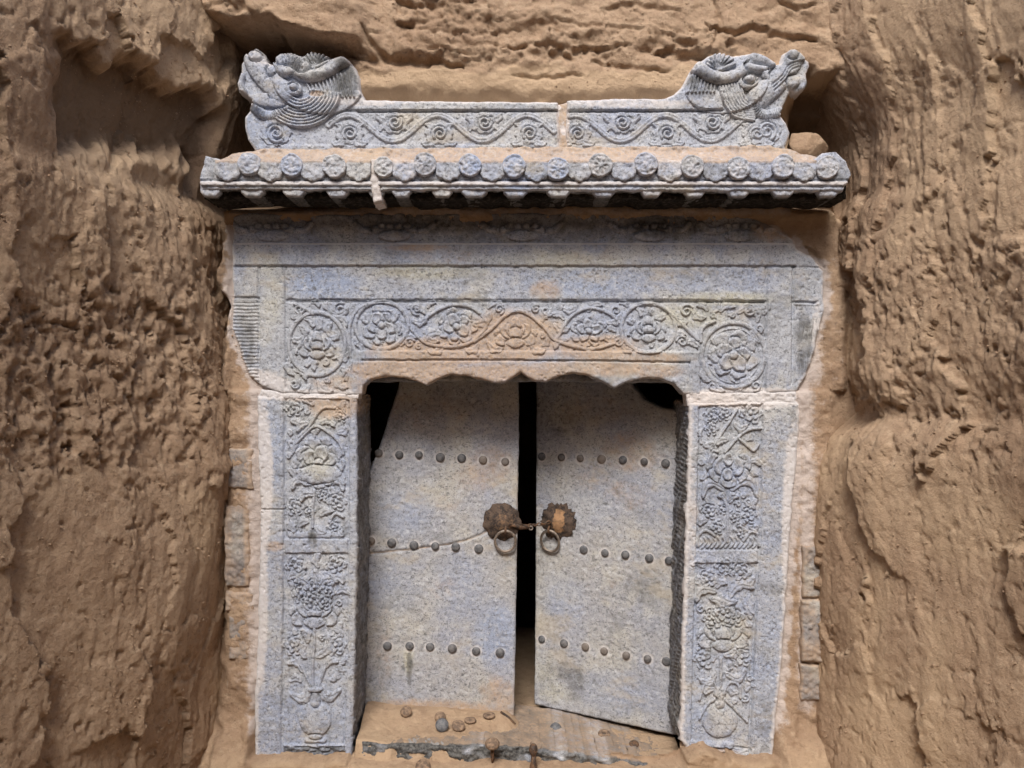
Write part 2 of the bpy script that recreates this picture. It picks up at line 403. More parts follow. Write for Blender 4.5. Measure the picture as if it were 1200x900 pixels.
GROOVE = .15
class Layer:
    def __init__(s, R, name): s.R = R; s.name = name; s.h = np.zeros(R.PX.shape); s.label = None; s.kids = []; s.base = None; s.obj = None
    def sub(s, name): l = Layer(s.R, name); s.kids.append(l); l.base = s; return l
    def put(s, inside, hp, near):
        s.h = np.where(near & ~inside, s.h*GROOVE, s.h); s.h = np.where(inside, np.maximum(hp, .0009), s.h)
    def stroke(s, pts, w, H, w2=None, smooth=True, lobes=0, lob=.25, rib=False, over=True, ticks=0):
        P = resample(pts, 2.0, False, smooth); wm = max(w, w2 or w)*(1+lob*(lobes > 0))
        d, t = pdist(s.R.PX, s.R.PY, P, wm)
        ww = w+((w2 if w2 is not None else w)-w)*t
        if lobes: ww = ww*(1+lob*np.cos(t*lobes*2*np.pi))
        q = d/np.maximum(ww, .3); ins = q < 1
        hp = H*np.clip(1-q**2, 0, 1)**.45
        if rib: hp = hp-.35*H*np.exp(-(d/.8)**2)
        if ticks: hp = hp*(.72+.28*np.cos(t*ticks*2*np.pi))
        if over: s.put(ins, hp, d < ww+1.4)
        else: s.h = np.where(ins, np.maximum(s.h, hp), s.h)
    def cut(s, pts, w, dep):
        P = resample(pts, 2.0); d, t = pdist(s.R.PX, s.R.PY, P, w); s.h = np.where((s.h > 0) & (d < w), np.maximum(s.h-dep*np.sqrt(np.clip(1-(d/w)**2, 0, 1)), .001), s.h)
    def leaf(s, p0, p1, w, H, bend=.25, lobes=2.5, curl=0):
        p0 = np.array(p0, float); p1 = np.array(p1, float); v = p1-p0; n = np.array([-v[1], v[0]])
        P = [p0+v*t+n*bend*math.sin(math.pi*t) for t in np.linspace(0, 1, 7)]
        Q = resample(P, 1.5); d, t = pdist(s.R.PX, s.R.PY, Q, w*1.3)
        ww = w*np.sin(np.pi*np.clip(t*.9+.08, 0, 1))**.7*(1+.22*np.cos(t*lobes*2*np.pi))
        q = d/np.maximum(ww, .3); ins = q < 1
        hp = H*np.clip(1-q**2, 0, 1)**.4*(.75+.35*t)-.4*H*np.exp(-(d/.8)**2)*(t < .85)
        s.put(ins, hp, d < ww+1.3)
    def ell(s, cx, cy, rx, ry, ang, H, dome=.5, base=.5, scal=0, sc=.1, ph=0, rimup=0):
        c, n = math.cos(ang), math.sin(ang)
        X = s.R.PX-cx; Y = s.R.PY-cy; u = (X*c+Y*n)/rx; v = (-X*n+Y*c)/ry
        r = np.hypot(u, v)
        if scal: r = r/(1+sc*np.abs(np.cos(scal*np.arctan2(v, u)/2+ph)))
        ins = r < 1
        hp = H*(base+dome*np.sqrt(np.clip(1-r*r, 0, 1)))
        if rimup: hp = H*(base+dome*(1-np.abs(r-.8)/.8)**2)*np.where(r > .93, .85, 1)
        s.put(ins, hp, r < 1+1.5/min(rx, ry))
    def flower(s, cx, cy, r, H, n=7, rot=0, inner=5, sq=1.0, rng=None):
        rng = rng or random.Random(int(cx*7+cy*13))
        for ring, (k, R_, pr, hh) in enumerate(((n, .68, .44, .62), (inner, .40, .36, .85))):
            order = list(range(k)); rng.shuffle(order)
            for i in order:
                a = rot+2*math.pi*(i+.5*ring)/k+rng.uniform(-.12, .12)
                s.ell(cx+R_*r*math.cos(a), cy+R_*r*math.sin(a)*sq, pr*r*rng.uniform(.9, 1.12), pr*r*.8*rng.uniform(.9, 1.1)*sq, a, H*hh, .55, .5, 5, .14, rng.random()*3, rimup=1)
        s.ell(cx, cy, .2*r, .2*r*sq, 0, H*1.05, .6, .5)
    def lotus(s, cx, cy, r, H, sq=.75):
        for sg in (-1, 1):
            for a, L, wd, hh in ((-.15, 1.0, .30, .6), (.35, .95, .30, .7), (-.7, .85, .32, .75), (-1.2, .7, .3, .85)):
                s.ell(cx+sg*L*.55*r*math.cos(a), cy+L*.55*r*sq*math.sin(a)+.15*r, L*.5*r, wd*r, sg*a, H*hh, .55, .5, rimup=1)
        s.ell(cx, cy-.35*r, .28*r, .4*r, 0, H*.95, .5, .55); s.ell(cx, cy+.05*r, .3*r, .3*r, 0, H*1.05, .6, .5)
        s.ell(cx, cy+.48*r, .38*r, .22*r, 0, H*.8, .5, .5, 4, .1)
    def spiral(s, cx, cy, r, turns, w, H, a0=0, sg=1, tail=None):
        pts = [(cx+r*(1-.78*t)*math.cos(a0+sg*turns*2*math.pi*t), cy+r*(1-.78*t)*math.sin(a0+sg*turns*2*math.pi*t)) for t in np.linspace(0, 1, int(14*turns)+4)]
        if tail: pts = [tail]+pts
        s.stroke(pts, w, H, w*.8)
    def ringo(s, cx, cy, rx, ry, w, H):
        s.stroke([(cx+rx*math.cos(a), cy+ry*math.sin(a)) for a in np.linspace(0, 2*math.pi, 40)], w, H)
    def build(s, mat, root):
        R = s.R; M_ = (s.h > 0) & (R.d > .5)
        if s.base: under = s.base.total
        else: under = R.h+R.wear
        s.h = s.h*(1.0 if (s.base or s.name == 'beast_head') else 1.22)*(1-.45*np.clip(R.at['soil'], 0, 1)*fbm(R.PX/9, R.PY/9, 77)*1.4)
        s.total = under+np.where(M_, s.h, 0)
        if M_.sum() < 12: return
        md = M_.copy()
        for sh in ((1, 0), (-1, 0), (0, 1), (0, -1)): md |= np.roll(M_, sh, (0, 1))
        md2 = md.copy()
        for sh in ((1, 0), (-1, 0)): md2 |= np.roll(md, sh, (0, 1))
        md = md2
        out = np.where(M_, s.total, under-.0016)
        k4 = md[:-1, :-1] & md[1:, :-1] & md[1:, 1:] & md[:-1, 1:]
        use = np.zeros(R.PX.shape, bool)
        use[:-1, :-1] |= k4; use[1:, :-1] |= k4; use[1:, 1:] |= k4; use[:-1, 1:] |= k4
        idx = -np.ones(R.PX.shape, int); idx[use] = np.arange(use.sum())
        Q = np.stack([idx[:-1, :-1][k4], idx[:-1, 1:][k4], idx[1:, 1:][k4], idx[1:, :-1][k4]], 1)
        o = link_mesh(s.name, R.f.to(R.X[use], R.Y[use], out[use]), Q, mat, {k: v[use] for k, v in R.at.items()})
        if root: part(o, root)
        if s.label: o['label'] = s.label
        s.obj = o
        for l in s.kids: l.build(mat, o)

# ------------------------------------------------------------------ earth: the back of the pit, the side walls, the floor
def earth_back():
    st = 2.1
    gx = np.arange(120, 1082, st); gy = np.arange(-230, 1000, st)
    PX, PY = np.meshgrid(gx, gy, indexing='ij')
    wx = PX+(fbm(PX/40, PY/40, 60)-.5)*26; wy = PY+(fbm(PX/40, PY/40, 61)-.5)*26
    top = 1-sst(70, 104, wy)                       # crumbly face above the ridge
    out = -.02+0*PX
    mud = (1-sst(108, 150, wy))
    out = out+.078*mud-.030*sst(0, 1, (70-wy)/200)
    # overhang over the left end of the ridge, niche beneath it
    ov = sst(200, 280, PX)*(1-sst(400, 450, wx))*(1-sst(36, 44, wy-(PX-280)*.16)); out += .075*ov
    nl = (1-sst(285, 440, wx))*sst(40, 52, wy-(PX-280)*.16)*(1-sst(215, 250, PY)); out -= .22*nl
    nl2 = (1-sst(252, 264, wx))*sst(150, 190, PY); out -= .16*nl2*(1-sst(300, 420, PY))+.03*nl2
    gr = sst(982, 990, wx)*sst(150, 180, PY)*(1-sst(240, 262, PY)); out -= .12*gr
    nr = sst(925, 945, wx)*sst(85, 110, wy)*(1-sst(225, 250, PY)); out -= .14*nr
    out += .012*sst(225, 250, PY)*(1-sst(252, 275, PY))
    inside = sst(292, 304, PX)*(1-sst(898, 918, PX))
    foot = sst(800, 905, PY+(fbm(PX/30, PY/30, 65)-.5)*40)*(1-inside); out += .09*foot**1.5
    yb = 888+(PX-600)*.042*(PX > 600)*(PX < 800)-20*np.exp(-((PX-822)/26)**2)-6*np.exp(-((PX-420)/9)**2)-6*(PX > 850)-5*(PX < 410)+(fbm(PX/25, PY*0, 67)-.5)*9
    bank = inside*sst(0, 3.5, PY-yb); out += .078*bank+.04*bank*sst(892, 940, PY); foot = np.maximum(foot, bank)
    side = np.maximum(1-sst(268, 300, PX), sst(925, 965, PX))
    # surface: lumps, crumbs, horizontal bedding cracks
    lump = fbm(wx/70, wy/34, 62, 4)-.5; crumb = fbm(wx/13, wy/8, 63, 4)-.5
    fiss = ridged(wx/75+9, wy/26, 64, 3); fc = sst(.80, .93, fiss)
    jx = wx+(fbm(PX/7, PY/7, 72, 3)-.5)*16; jy = wy+(fbm(PX/7+5, PY/7, 73, 3)-.5)*14
    flake = 0
    for sx_, sy_, am in ((46, 20, .9), (20, 11, .7), (9, 6, .4)):
        q = vnoise(jx/sx_, jy/sy_, 69); flake = flake+am*(sst(.40, .45, q)+sst(.56, .60, q)-1)
    amt = np.clip(top+.35*nl+.35*nr+.25*foot, 0, 1)
    patch = sst(.42, .6, fbm(PX/90+3, PY/60, 68, 3))
    out += amt*(lump*.03+crumb*(.008+.008*patch)+flake*.0065*(.35+.65*patch)-fc*.012*(.3+.7*patch))+(1-amt)*(lump*.012+crumb*.0045)
    def crack(pts, wd, dep):
        nonlocal out
        P = resample(pts, 4); P = P+np.stack([fbm(P[:, 0]/7, P[:, 1]/7, 5)-.5, fbm(P[:, 0]/7, P[:, 1]/7, 6)-.5], 1)*9
        d, t = pdist(PX, PY, P, wd*1.6); ww = wd*(.35+.9*np.sin(np.pi*t)); out -= dep*np.clip(1-d/ww, 0, 1)**.6
    for pts, wd, dep in (([(432, 48), (455, 78), (500, 82), (545, 88)], 5, .02), ([(590, 66), (640, 64), (690, 70), (735, 62)], 3.5, .016),
                         ([(760, 70), (800, 74), (830, 84)], 5, .02), ([(690, 80), (730, 88), (780, 92)], 3, .012), ([(820, 42), (850, 50), (875, 44), (905, 52), (950, 58)], 4, .02),
                         ([(832, 10), (838, 40), (828, 62)], 2.5, .012), ([(600, 96), (640, 100), (680, 96)], 2.5, .01), ([(455, 10), (500, 20), (560, 12)], 3, .01),
                         ([(700, 20), (745, 16), (790, 24)], 3, .010), ([(900, 10), (925, 22), (950, 14)], 3, .012), ([(945, 286), (958, 296), (968, 312)], 2.0, .012),
                         ([(470, 40), (540, 52), (610, 44)], 2.5, .008), ([(640, 30), (700, 42), (760, 40)], 2.5, .008)):
        crack(pts, wd, dep)
    # mortar pressed against the stones
    hole = (PX > 395) & (PX < 832) & (PY > 425) & (PY < yb-4)
    mort = np.maximum(np.exp(-((PX-np.where(PY < 458, 258, 284))/np.where(PY < 458, 10, 21))**4)*sst(250, 300, PY)*(1-sst(800, 850, PY)),
                      np.exp(-((PX-np.where(PY < 458, 981, 955))/np.where(PY < 458, 13, 27))**4)*sst(262, 300, PY)*(1-sst(815, 860, PY)))
    out += .024*mort*(.5+.7*fbm(PX/18, PY/18, 66))+.006*mort*(fbm(PX/5, PY/5, 70, 3)-.5)
    lime = mort*(.20+.55*np.exp(-((PX-300)/10)**2)+.5*np.exp(-((PX-945)/10)**2))+.75*np.exp(-((PY-247)/7)**2)*(PX > 265)*(PX < 930)*.7
    lime = np.maximum(lime, .7*sst(925, 945, PX)*(1-sst(955, 978, PX))*sst(285, 310, PY)*(1-sst(440, 470, PY)))
    pale = np.maximum(sst(80, 102, wy)*(1-sst(190, 230, PY))*(1-nl), .75*np.exp(-((PY-250)/14)**2))
    pale = np.maximum(pale, .5*foot)
    ol = np.array([(301, 893), (303, 700), (303, 470), (292, 440), (273, 390), (271, 256), (420, 249), (740, 249), (905, 264), (934, 290), (964, 315), (966, 362), (946, 440), (938, 472), (928, 600), (916, 790), (906, 893)], float)
    dl = -sdist(PX, PY, ol)+(fbm(PX/9, PY/9, 74, 3)-.5)*14
    ring = np.exp(-(np.clip(dl-1, 0, None)/9)**2)*(PY > 262)*(1-sst(840, 875, PY))*(PX > 200)
    lime = np.maximum(lime, .9*ring); out += .006*ring*(fbm(PX/6, PY/6, 75, 3)-.3)
    shade_tone = np.clip(.9*nl+.75*nr+.55*(1-sst(258, 275, PX))*(PY < 470)*(PY > 200)+.4*fc*amt, 0, 1)  # painted shade in the niches and side gap; cracks darker too
    k4 = ~(hole[:-1, :-1] & hole[1:, :-1] & hole[1:, 1:] & hole[:-1, 1:])
    n = PX.size; idx = np.arange(n).reshape(PX.shape)
    Q = np.stack([idx[:-1, :-1][k4], idx[:-1, 1:][k4], idx[1:, 1:][k4], idx[1:, :-1][k4]], 1)
    V = np.stack([((PX-600)*S).ravel(), (-out).ravel(), ((450-PY)*S).ravel()], 1)
    o = link_mesh('earth_wall_back', V, Q, 'earth', {'pale': pale.ravel(), 'lime': lime.ravel(), 'shade_tone': shade_tone.ravel()})
    o['kind'] = 'structure'
earth_back()

def earth_side(name, sg, edge, seed, recess):
    """edge: [(py, px)] outline of the wall's inner edge as it stands beside the gate"""
    vy = np.arange(-300, 1010, 2.4)
    e = np.array(edge, float); o_ = np.argsort(e[:, 0]); ex = np.interp(vy, e[o_, 0], e[o_, 1])
    ker = np.exp(-(np.arange(-6, 7)/2.6)**2); ker /= ker.sum(); ex = np.convolve(np.pad(ex, 6, 'edge'), ker, 'valid')
    ex = np.abs((ex-600)*S)
    path = np.array([(-.03, .36), (-.02, .16), (.0, .05), (.008, -.02), (.022, -.08), (.06, -.17), (.125, -.29), (.19, -.42), (.27, -.60), (.36, -.85), (.46, -1.3), (.55, -2.2), (.6, -3.7)])
    L = np.concatenate([[0], np.cumsum(np.hypot(*np.diff(path, axis=0).T))])
    u = np.concatenate([np.arange(0, .25, .008), np.arange(.25, 1.15, .0038), np.arange(1.15, L[-1], .03)])
    px_, py_ = np.interp(u, L, path[:, 0]), np.interp(u, L, path[:, 1])
    ks = np.exp(-(np.arange(-9, 10)/4.)**2); ks /= ks.sum()
    px_ = np.convolve(np.pad(px_, 9, 'edge'), ks, 'valid'); py_ = np.convolve(np.pad(py_, 9, 'edge'), ks, 'valid')
    dx, dy = np.gradient(px_, u), np.gradient(py_, u); l = np.hypot(dx, dy); nx, ny = dy/l, -dx/l   # away from corridor
    U, Vp = np.meshgrid(u, vy, indexing='ij'); Vm = (450-Vp)*S
    EX = np.broadcast_to(ex[None, :], U.shape)
    fade = np.exp(-np.clip(U-.40, 0, None)/.4)
    mean = ex.mean()
    X = mean+(EX-mean)*fade+px_[:, None]; Y = py_[:, None]+0*U
    wu = U+(fbm(U*9, Vm*9, seed)-.5)*.05; wv = Vm+(fbm(U*9+7, Vm*9, seed+1)-.5)*.05
    rough = sst(.46, .60, fbm(wu*3.5+5, wv*2.6, seed+6, 3))
    hz_ = sst(215, 260, Vp)*(1-sst(470, 580, Vp)); rough = np.clip(rough*(.25+.75*hz_)+.35*hz_, 0, 1)*(.85 if sg < 0 else .42)
    disp = (fbm(wu*3.4, wv*2.2, seed+2, 3)-.5)*.045+(fbm(wu*15, wv*8, seed+3, 4)-.5)*.011*(.35+rough)+(fbm(wu*75, wv*55, seed+4, 3)-.5)*.0075*(.45+1.2*rough)
    rs = np.random.RandomState(seed); nc = 120
    cu, cv = rs.uniform(-.1, 1.3, nc), rs.uniform(-1.2, 1.6, nc); ca_ = rs.uniform(-.010, .010, nc); tu, tv = rs.uniform(-.13, .13, nc), rs.uniform(-.05, .05, nc)
    fu = U+(fbm(U*30, Vm*30, seed+30, 4)-.5)*.05+.18*Vm*0; fv = Vm+(fbm(U*26+4, Vm*26, seed+31, 4)-.5)*.07
    bd = np.full(U.shape, 1e9); fac = np.zeros(U.shape)
    for i in range(nc):
        dq = ((fu-cu[i])/.10)**2+((fv-cv[i])/.24)**2; b_ = dq < bd
        bd = np.where(b_, dq, bd); fac = np.where(b_, ca_[i]+tu[i]*(U-cu[i])+tv[i]*(Vm-cv[i]), fac)
    disp += np.clip(fac, -.022, .022)
    groove = ridged(wu*10+.6*wv, wv*1.1, seed+5, 2); disp -= .003*sst(.82, .96, groove)*(1-.6*rough)
    scr = fbm((wu+.12*wv)*70, wv*3.2, seed+13, 3); disp += .0032*(scr-.5)*(1-rough)
    ju = wu+(fbm(U*60, Vm*60, seed+15, 3)-.5)*.03; jv = wv+(fbm(U*60+9, Vm*60, seed+16, 3)-.5)*.03
    for sc_, am in ((30, .0035), (64, .0028)):
        q = vnoise(ju*sc_, jv*sc_*.8, seed+17); disp += am*(sst(.40, .47, q)+sst(.58, .64, q)-1)*rough
    pitn = fbm(ju*62, jv*50, seed+9, 2); disp -= np.where(pitn > .62, (pitn-.62)*.06, 0)*(.25+rough)
    st = vnoise((wu*1.0+wv*.18)*11, wv*1.7, seed+8); disp += .002*sst(.47, .53, st)       # flat spade cuts
    ck = ridged(wu*5+2, wv*7, seed+12, 3); disp -= .010*sst(.93, .98, ck)*(.3+.7*rough)
    shade_tone = 0.18*rough
    for (y0, y1, x0, x1, dep, dm) in recess:      # hollows with crisp upper lips: heights in px, distance along the wall in m
        yy = Vp+(fbm(U*16, Vm*5, seed+10)-.5)*70
        m = sst(y0-5, y0+7, yy)*(1-sst(y1-26, y1+4, yy))*sst(x0-.02, x0+.02, U)*(1-sst(x1-.05, x1+.05, U+(fbm(U*8, Vm*8, seed+11)-.5)*.1))
        disp -= dep*m; shade_tone = np.maximum(shade_tone, dm*m)  # each hollow is sunk and its shade painted in
    disp = disp*np.clip((U-.2)/.15, .25, 1)
    X = X-nx[:, None]*0; sgn = -1.0
    # normal (nx, ny) points into the corridor for +disp
    X = X+sgn*np.abs(ny[:, None])*0+disp*(-np.abs(nx[:, None])); Y = Y-disp*np.abs(ny[:, None])
    Vm = Vm+.0*U
    W = np.stack([(sg*X).ravel(), Y.ravel(), Vm.ravel()], 1)
    n = U.size; idx = np.arange(n).reshape(U.shape)
    q = [idx[:-1, :-1], idx[:-1, 1:], idx[1:, 1:], idx[1:, :-1]]
    if sg < 0: q = q[::-1]
    Q = np.stack([a.ravel() for a in q], 1)
    pale = .62*sst(.38, .62, fbm(wu*3, wv*2, seed+20, 3))*(1-rough)
    o = link_mesh(name, W, Q, 'earth', {'shade_tone': shade_tone.ravel(), 'pale': pale.ravel()}); o['kind'] = 'structure'
earth_side('earth_wall_left', -1, [(-240, 268), (0, 270), (60, 271), (120, 266), (150, 256), (180, 246), (205, 234), (222, 226), (232, 222), (244, 236), (262, 244), (330, 250), (400, 254), (470, 260), (500, 263), (530, 264), (545, 268), (640, 266), (720, 258), (770, 250), (840, 246), (900, 240), (1010, 240)], 100,
           [(124, 214, .36, .80, .06, .7)])
earth_side('earth_wall_right', 1, [(-240, 955), (0, 957), (60, 960), (100, 968), (140, 990), (165, 1002), (235, 1002), (255, 990), (290, 986), (330, 984), (360, 990), (400, 986), (440, 984), (470, 996), (486, 1000), (510, 966), (540, 958), (650, 962), (760, 964), (840, 960), (900, 956), (1010, 955)], 140,
           [(150, 180, .9, 1.1, .02, .3)])

def ground():
    gx = np.arange(-2.2, 2.2, .02); gy = np.concatenate([np.arange(-8, -.8, .1), np.arange(-.8, .02, .014)])
    X, Y = np.meshgrid(gx, gy, indexing='ij')
    Z = -.892+.02*(fbm(X*6, Y*6, 80)-.5)+.012*(fbm(X*30, Y*30, 81)-.5)+np.clip(-Y-1.5, 0, None)*.12-.03*sst(-.9, .5, X)+.01
    idx = np.arange(X.size).reshape(X.shape)
    Q = np.stack([idx[:-1, :-1].ravel(), idx[1:, :-1].ravel(), idx[1:, 1:].ravel(), idx[:-1, 1:].ravel()], 1)
    o = link_mesh('ground', np.stack([X.ravel(), Y.ravel(), Z.ravel()], 1), Q, 'earth', {'pale': np.full(X.size, .4)}); o['kind'] = 'structure'
ground()

def sky_block_wall():
    """unseen pit wall behind the camera, added to cut low frontal sky light"""
    gx = np.arange(-1.7, 1.7, .03); gz = np.arange(-1.0, 1.5, .03)
    X, Z = np.meshgrid(gx, gz, indexing='ij'); Y = -3.4+.12*(fbm(X*3, Z*3, 85)-.5)+.03*(fbm(X*14, Z*14, 86)-.5)
    idx = np.arange(X.size).reshape(X.shape)
    Q = np.stack([idx[:-1, :-1].ravel(), idx[:-1, 1:].ravel(), idx[1:, 1:].ravel(), idx[1:, :-1].ravel()], 1)
    o = link_mesh('earth_wall_sky_block', np.stack([X.ravel(), Y.ravel(), Z.ravel()], 1), Q, 'earth', {'pale': np.full(X.size, .3)}); o['kind'] = 'structure'  # added for the light: holds back the low sky
sky_block_wall()

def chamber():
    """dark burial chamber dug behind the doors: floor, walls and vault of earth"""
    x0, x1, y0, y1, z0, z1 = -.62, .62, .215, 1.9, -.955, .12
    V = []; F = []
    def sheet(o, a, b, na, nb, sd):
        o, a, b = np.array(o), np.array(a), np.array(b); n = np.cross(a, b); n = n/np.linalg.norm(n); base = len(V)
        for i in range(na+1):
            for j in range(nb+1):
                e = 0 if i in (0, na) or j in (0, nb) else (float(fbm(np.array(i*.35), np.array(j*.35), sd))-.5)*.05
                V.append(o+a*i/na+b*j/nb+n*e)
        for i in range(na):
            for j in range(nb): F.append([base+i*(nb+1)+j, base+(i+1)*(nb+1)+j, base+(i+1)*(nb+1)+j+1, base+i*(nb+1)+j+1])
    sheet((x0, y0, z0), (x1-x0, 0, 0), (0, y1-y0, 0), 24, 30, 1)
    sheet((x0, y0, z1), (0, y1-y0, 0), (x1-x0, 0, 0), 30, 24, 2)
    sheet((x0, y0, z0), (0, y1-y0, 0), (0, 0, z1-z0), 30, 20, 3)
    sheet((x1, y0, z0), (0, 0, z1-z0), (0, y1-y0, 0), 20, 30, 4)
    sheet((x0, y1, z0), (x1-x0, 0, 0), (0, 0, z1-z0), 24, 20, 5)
    o = link_mesh('chamber_walls', np.array(V), np.array(F), 'earth', {'shade_tone': np.full(len(V), .8)}); o['kind'] = 'structure'  # chamber earth toned darker all over
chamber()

# ------------------------------------------------------------------ lintel
ARCH = [(424, 462), (426, 452), (434, 445), (452, 441), (475, 443), (489, 447), (500, 452), (511, 445), (527, 439), (545, 440), (566, 445), (580, 449), (592, 448), (602, 442), (610, 436),
        (618, 442), (628, 447), (640, 447), (655, 441), (672, 437), (690, 440), (706, 447), (720, 455), (734, 448), (755, 443), (775, 444), (792, 451), (801, 462)]
def lintel():
    f0 = flat_frame(0.0)
    outer = rough_outline([(808, 463), (860, 461), (934, 459), (946, 440), (956, 405), (966, 362), (965, 318), (950, 300), (934, 292), (930, 280), (905, 264), (880, 254), (840, 250), (740, 250), (600, 248), (420, 250), (285, 249), (272, 254), (271, 300), (273, 345), (272, 385), (282, 415), (292, 440), (306, 452), (330, 461), (380, 462), (418, 463)], 1.6, 11, closed=False)
    poly = np.vstack([outer[2:-2], resample(ARCH, 2.0, False, False)])
    poly = poly[np.r_[True, np.hypot(*np.diff(poly, axis=0).T) > .4]]
    R = Relief(poly, f0, 1.0, .055, 3.5, .006, .0016, 21)
    t = thing('carved_lintel', 'wide carved stone lintel with scalloped lower edge over the two doors', 'lintel', (0, 0, .0))
    # frames: recessed panels between raised fillets
    R.band(262, 240, 975, 285.5, -.007)                      # upper band, set back
    R.line([(275, 312.5), (932, 312.5)], 1.8, .007); R.line([(932, 313), (962, 314)], 1.5, .004)
    R.line([(336, 352), (897, 353)], 2.2, .009)
    R.band(335, 314, 898, 351, -.0042)
    R.poly_band([(336, 353), (897, 353), (897, 470), (821, 470), (821, 412), (414, 411), (411, 430), (403, 470), (336, 470)], -.006)
    R.line([(303, 313), (303, 448)], 1.7, .007); R.line([(334, 314), (335, 455)], 1.6, .006); R.line([(930, 313), (929, 450)], 1.7, .007); R.line([(899, 314), (897, 458)], 1.6, .006)
    R.line([(272, 349), (302, 349)], 1.8, .006); R.line([(930, 354), (956, 355)], 1.8, .006)
    # fillet round the arch
    R.line([(424, 422.5), (540, 422), (690, 423), (808, 425)], 1.5, .006); R.line([(808, 425), (809, 444)], 1.3, .004); R.line([(413, 411), (410, 430), (404, 448)], 1.3, .004, True)
    R.line([(820, 414), (821, 445)], 1.2, .003)
    # tooled end blocks: close horizontal / vertical chisel marks
    m = (R.PX > 272) & (R.PX < 302) & (R.PY > 351) & (R.PY < 447)
    hz = np.sin((R.PY+2*fbm(R.PX/9, R.PY/9, 2))*2*np.pi/4.2)
    R.h += np.where(m, -.0022+.0018*hz, 0)
    m2 = (R.PX > 931) & (R.PX < 960) & (R.PY > 357) & (R.PY < 452)
    hz2 = np.sin((R.PX+4*fbm(R.PX/9, R.PY/7, 4))*2*np.pi/5.2)*(.5+.5*np.sin(R.PY/6.))
    R.h += np.where(m2, -.0025+.0026*hz2, 0)
    # stains
    for a in ((600, 395, 62, 32, .9), (530, 412, 95, 17, .9), (700, 408, 55, 17, .75), (480, 435, 70, 16, .95), (590, 437, 90, 12, .8), (680, 432, 110, 10, .65), (640, 340, 22, 14, .55), (445, 458, 30, 10, .8), (770, 435, 35, 10, .6), (520, 300, 60, 12, .35), (690, 300, 40, 10, .3), (910, 270, 30, 16, .6), (400, 450, 40, 12, .5), (490, 290, 40, 5, .6), (765, 420, 50, 7, .6)): R.stain('soil', *a)
    R.rim('lime', 7, .6); R.stain('lime', 300, 450, 40, 18, .7); R.stain('lime', 880, 462, 70, 8, .8); R.stain('lime', 370, 462, 70, 7, .6); R.stain('lime', 958, 400, 7, 60, .5)
    R.at['lime'] *= sst(2, 8, np.abs(R.PX-612)-150)*(R.PY > 265)+((np.abs(R.PX-612) > 190))*0
    R.at['lime'] = np.where((R.PY > 430) & (np.abs(R.PX-612) < 188), 0, R.at['lime'])
    R.at['lime'] = np.maximum(R.at['lime'], .95*np.exp(-((R.PY-285.5)/1.3)**2)*(R.PX > 273)*(R.PX < 932))
    R.stain('blue', 380, 332, 45, 18, .9); R.stain('blue', 500, 305, 45, 16, .5); R.stain('blue', 680, 330, 60, 17, .7); R.stain('blue', 850, 330, 40, 14, .5); R.stain('blue', 420, 400, 60, 40, .3); R.stain('blue', 830, 325, 60, 18, .4)
    R.stain('yellow', 505, 318, 60, 9, .8); R.stain('yellow', 850, 350, 55, 8, .9); R.stain('yellow', 810, 370, 40, 14, .7); R.stain('yellow', 640, 305, 80, 10, .5); R.stain('yellow', 320, 340, 12, 40, .4)
    R.stain('grime_shade', 600, 266, 330, 24, .36); R.stain('grime_shade', 500, 262, 130, 15, .55); R.stain('grime_shade', 780, 265, 60, 17, .62); R.stain('grime_shade', 880, 272, 40, 13, .52); R.stain('grime_shade', 340, 262, 60, 12, .42); R.stain('grime_shade', 640, 262, 120, 13, .42)
    R.stain('grime_shade', 287, 400, 14, 42, .50); R.stain('grime_shade', 943, 400, 13, 46, .55); R.stain('grime_shade', 715, 354, 260, 2.4, .4); R.stain('grime_shade', 450, 353, 120, 2.4, .4)  # dark end blocks and a dark line along the panel groove
    # carved bracket sets in the upper band
    for bx in (318, 462, 612, 762, 868):
        l = R.layer('carved_bracket')
        sc = 1.0
        l.stroke([(bx-46, 262), (bx-38, 269), (bx-24, 270)], 4.0, .0055, smooth=False); l.stroke([(bx+24, 270), (bx+38, 269), (bx+46, 262)], 4.0, .0055, smooth=False)
        l.stroke([(bx-22, 268), (bx+22, 268)], 5.0, .0065, smooth=False)
        for q in range(4): l.ell(bx-15+q*10, 264, 4.4, 3.4, 0, .0055, .4, .6)
        l.ell(bx, 276, 19, 6.5, 0, .006, .3, .7)
    # ring medallions with flowers
    rg = random.Random(5)
    def roundel(cx, cy, rx, ry, fr, kind):
        l = R.layer('carved_vine'); l.ringo(cx, cy, rx, ry, 2.8, .0048)
        if rx > 33: l.ringo(cx, cy+1, rx-6, ry-6, 1.0, .0025)
        l = R.layer('carved_flower')
        for k in range(6):
            a = rg.uniform(0, .5)+k*math.pi/3
            l.leaf((cx+fr*.7*math.cos(a), cy+fr*.7*math.sin(a)), (cx+(rx-5)*math.cos(a+.25), cy+(ry-5)*math.sin(a+.25)), 4.6, .0045, .2)
        if kind == 'lotus': l.lotus(cx, cy+2, fr, .0075)
        else: l.flower(cx, cy, fr, .0075, 7, rg.random(), 5)
    roundel(371, 403, 33, 37, 22, 'lotus'); roundel(860, 416, 37, 38, 26, 'flower')
    roundel(447, 381, 31, 28, 21, 'flower'); roundel(760, 384, 32, 29, 21, 'lotus')
    l = R.layer('carved_flower'); l.flower(535, 383, 21, .0068, 7); l.leaf((556, 380), (574, 365), 6, .005); l.leaf((515, 390), (497, 402), 6, .005)
    l = R.layer('carved_flower'); l.lotus(604, 390, 25, .0068); l = R.layer('carved_flower'); l.flower(690, 388, 20, .0068, 8, .3, 5, .85)
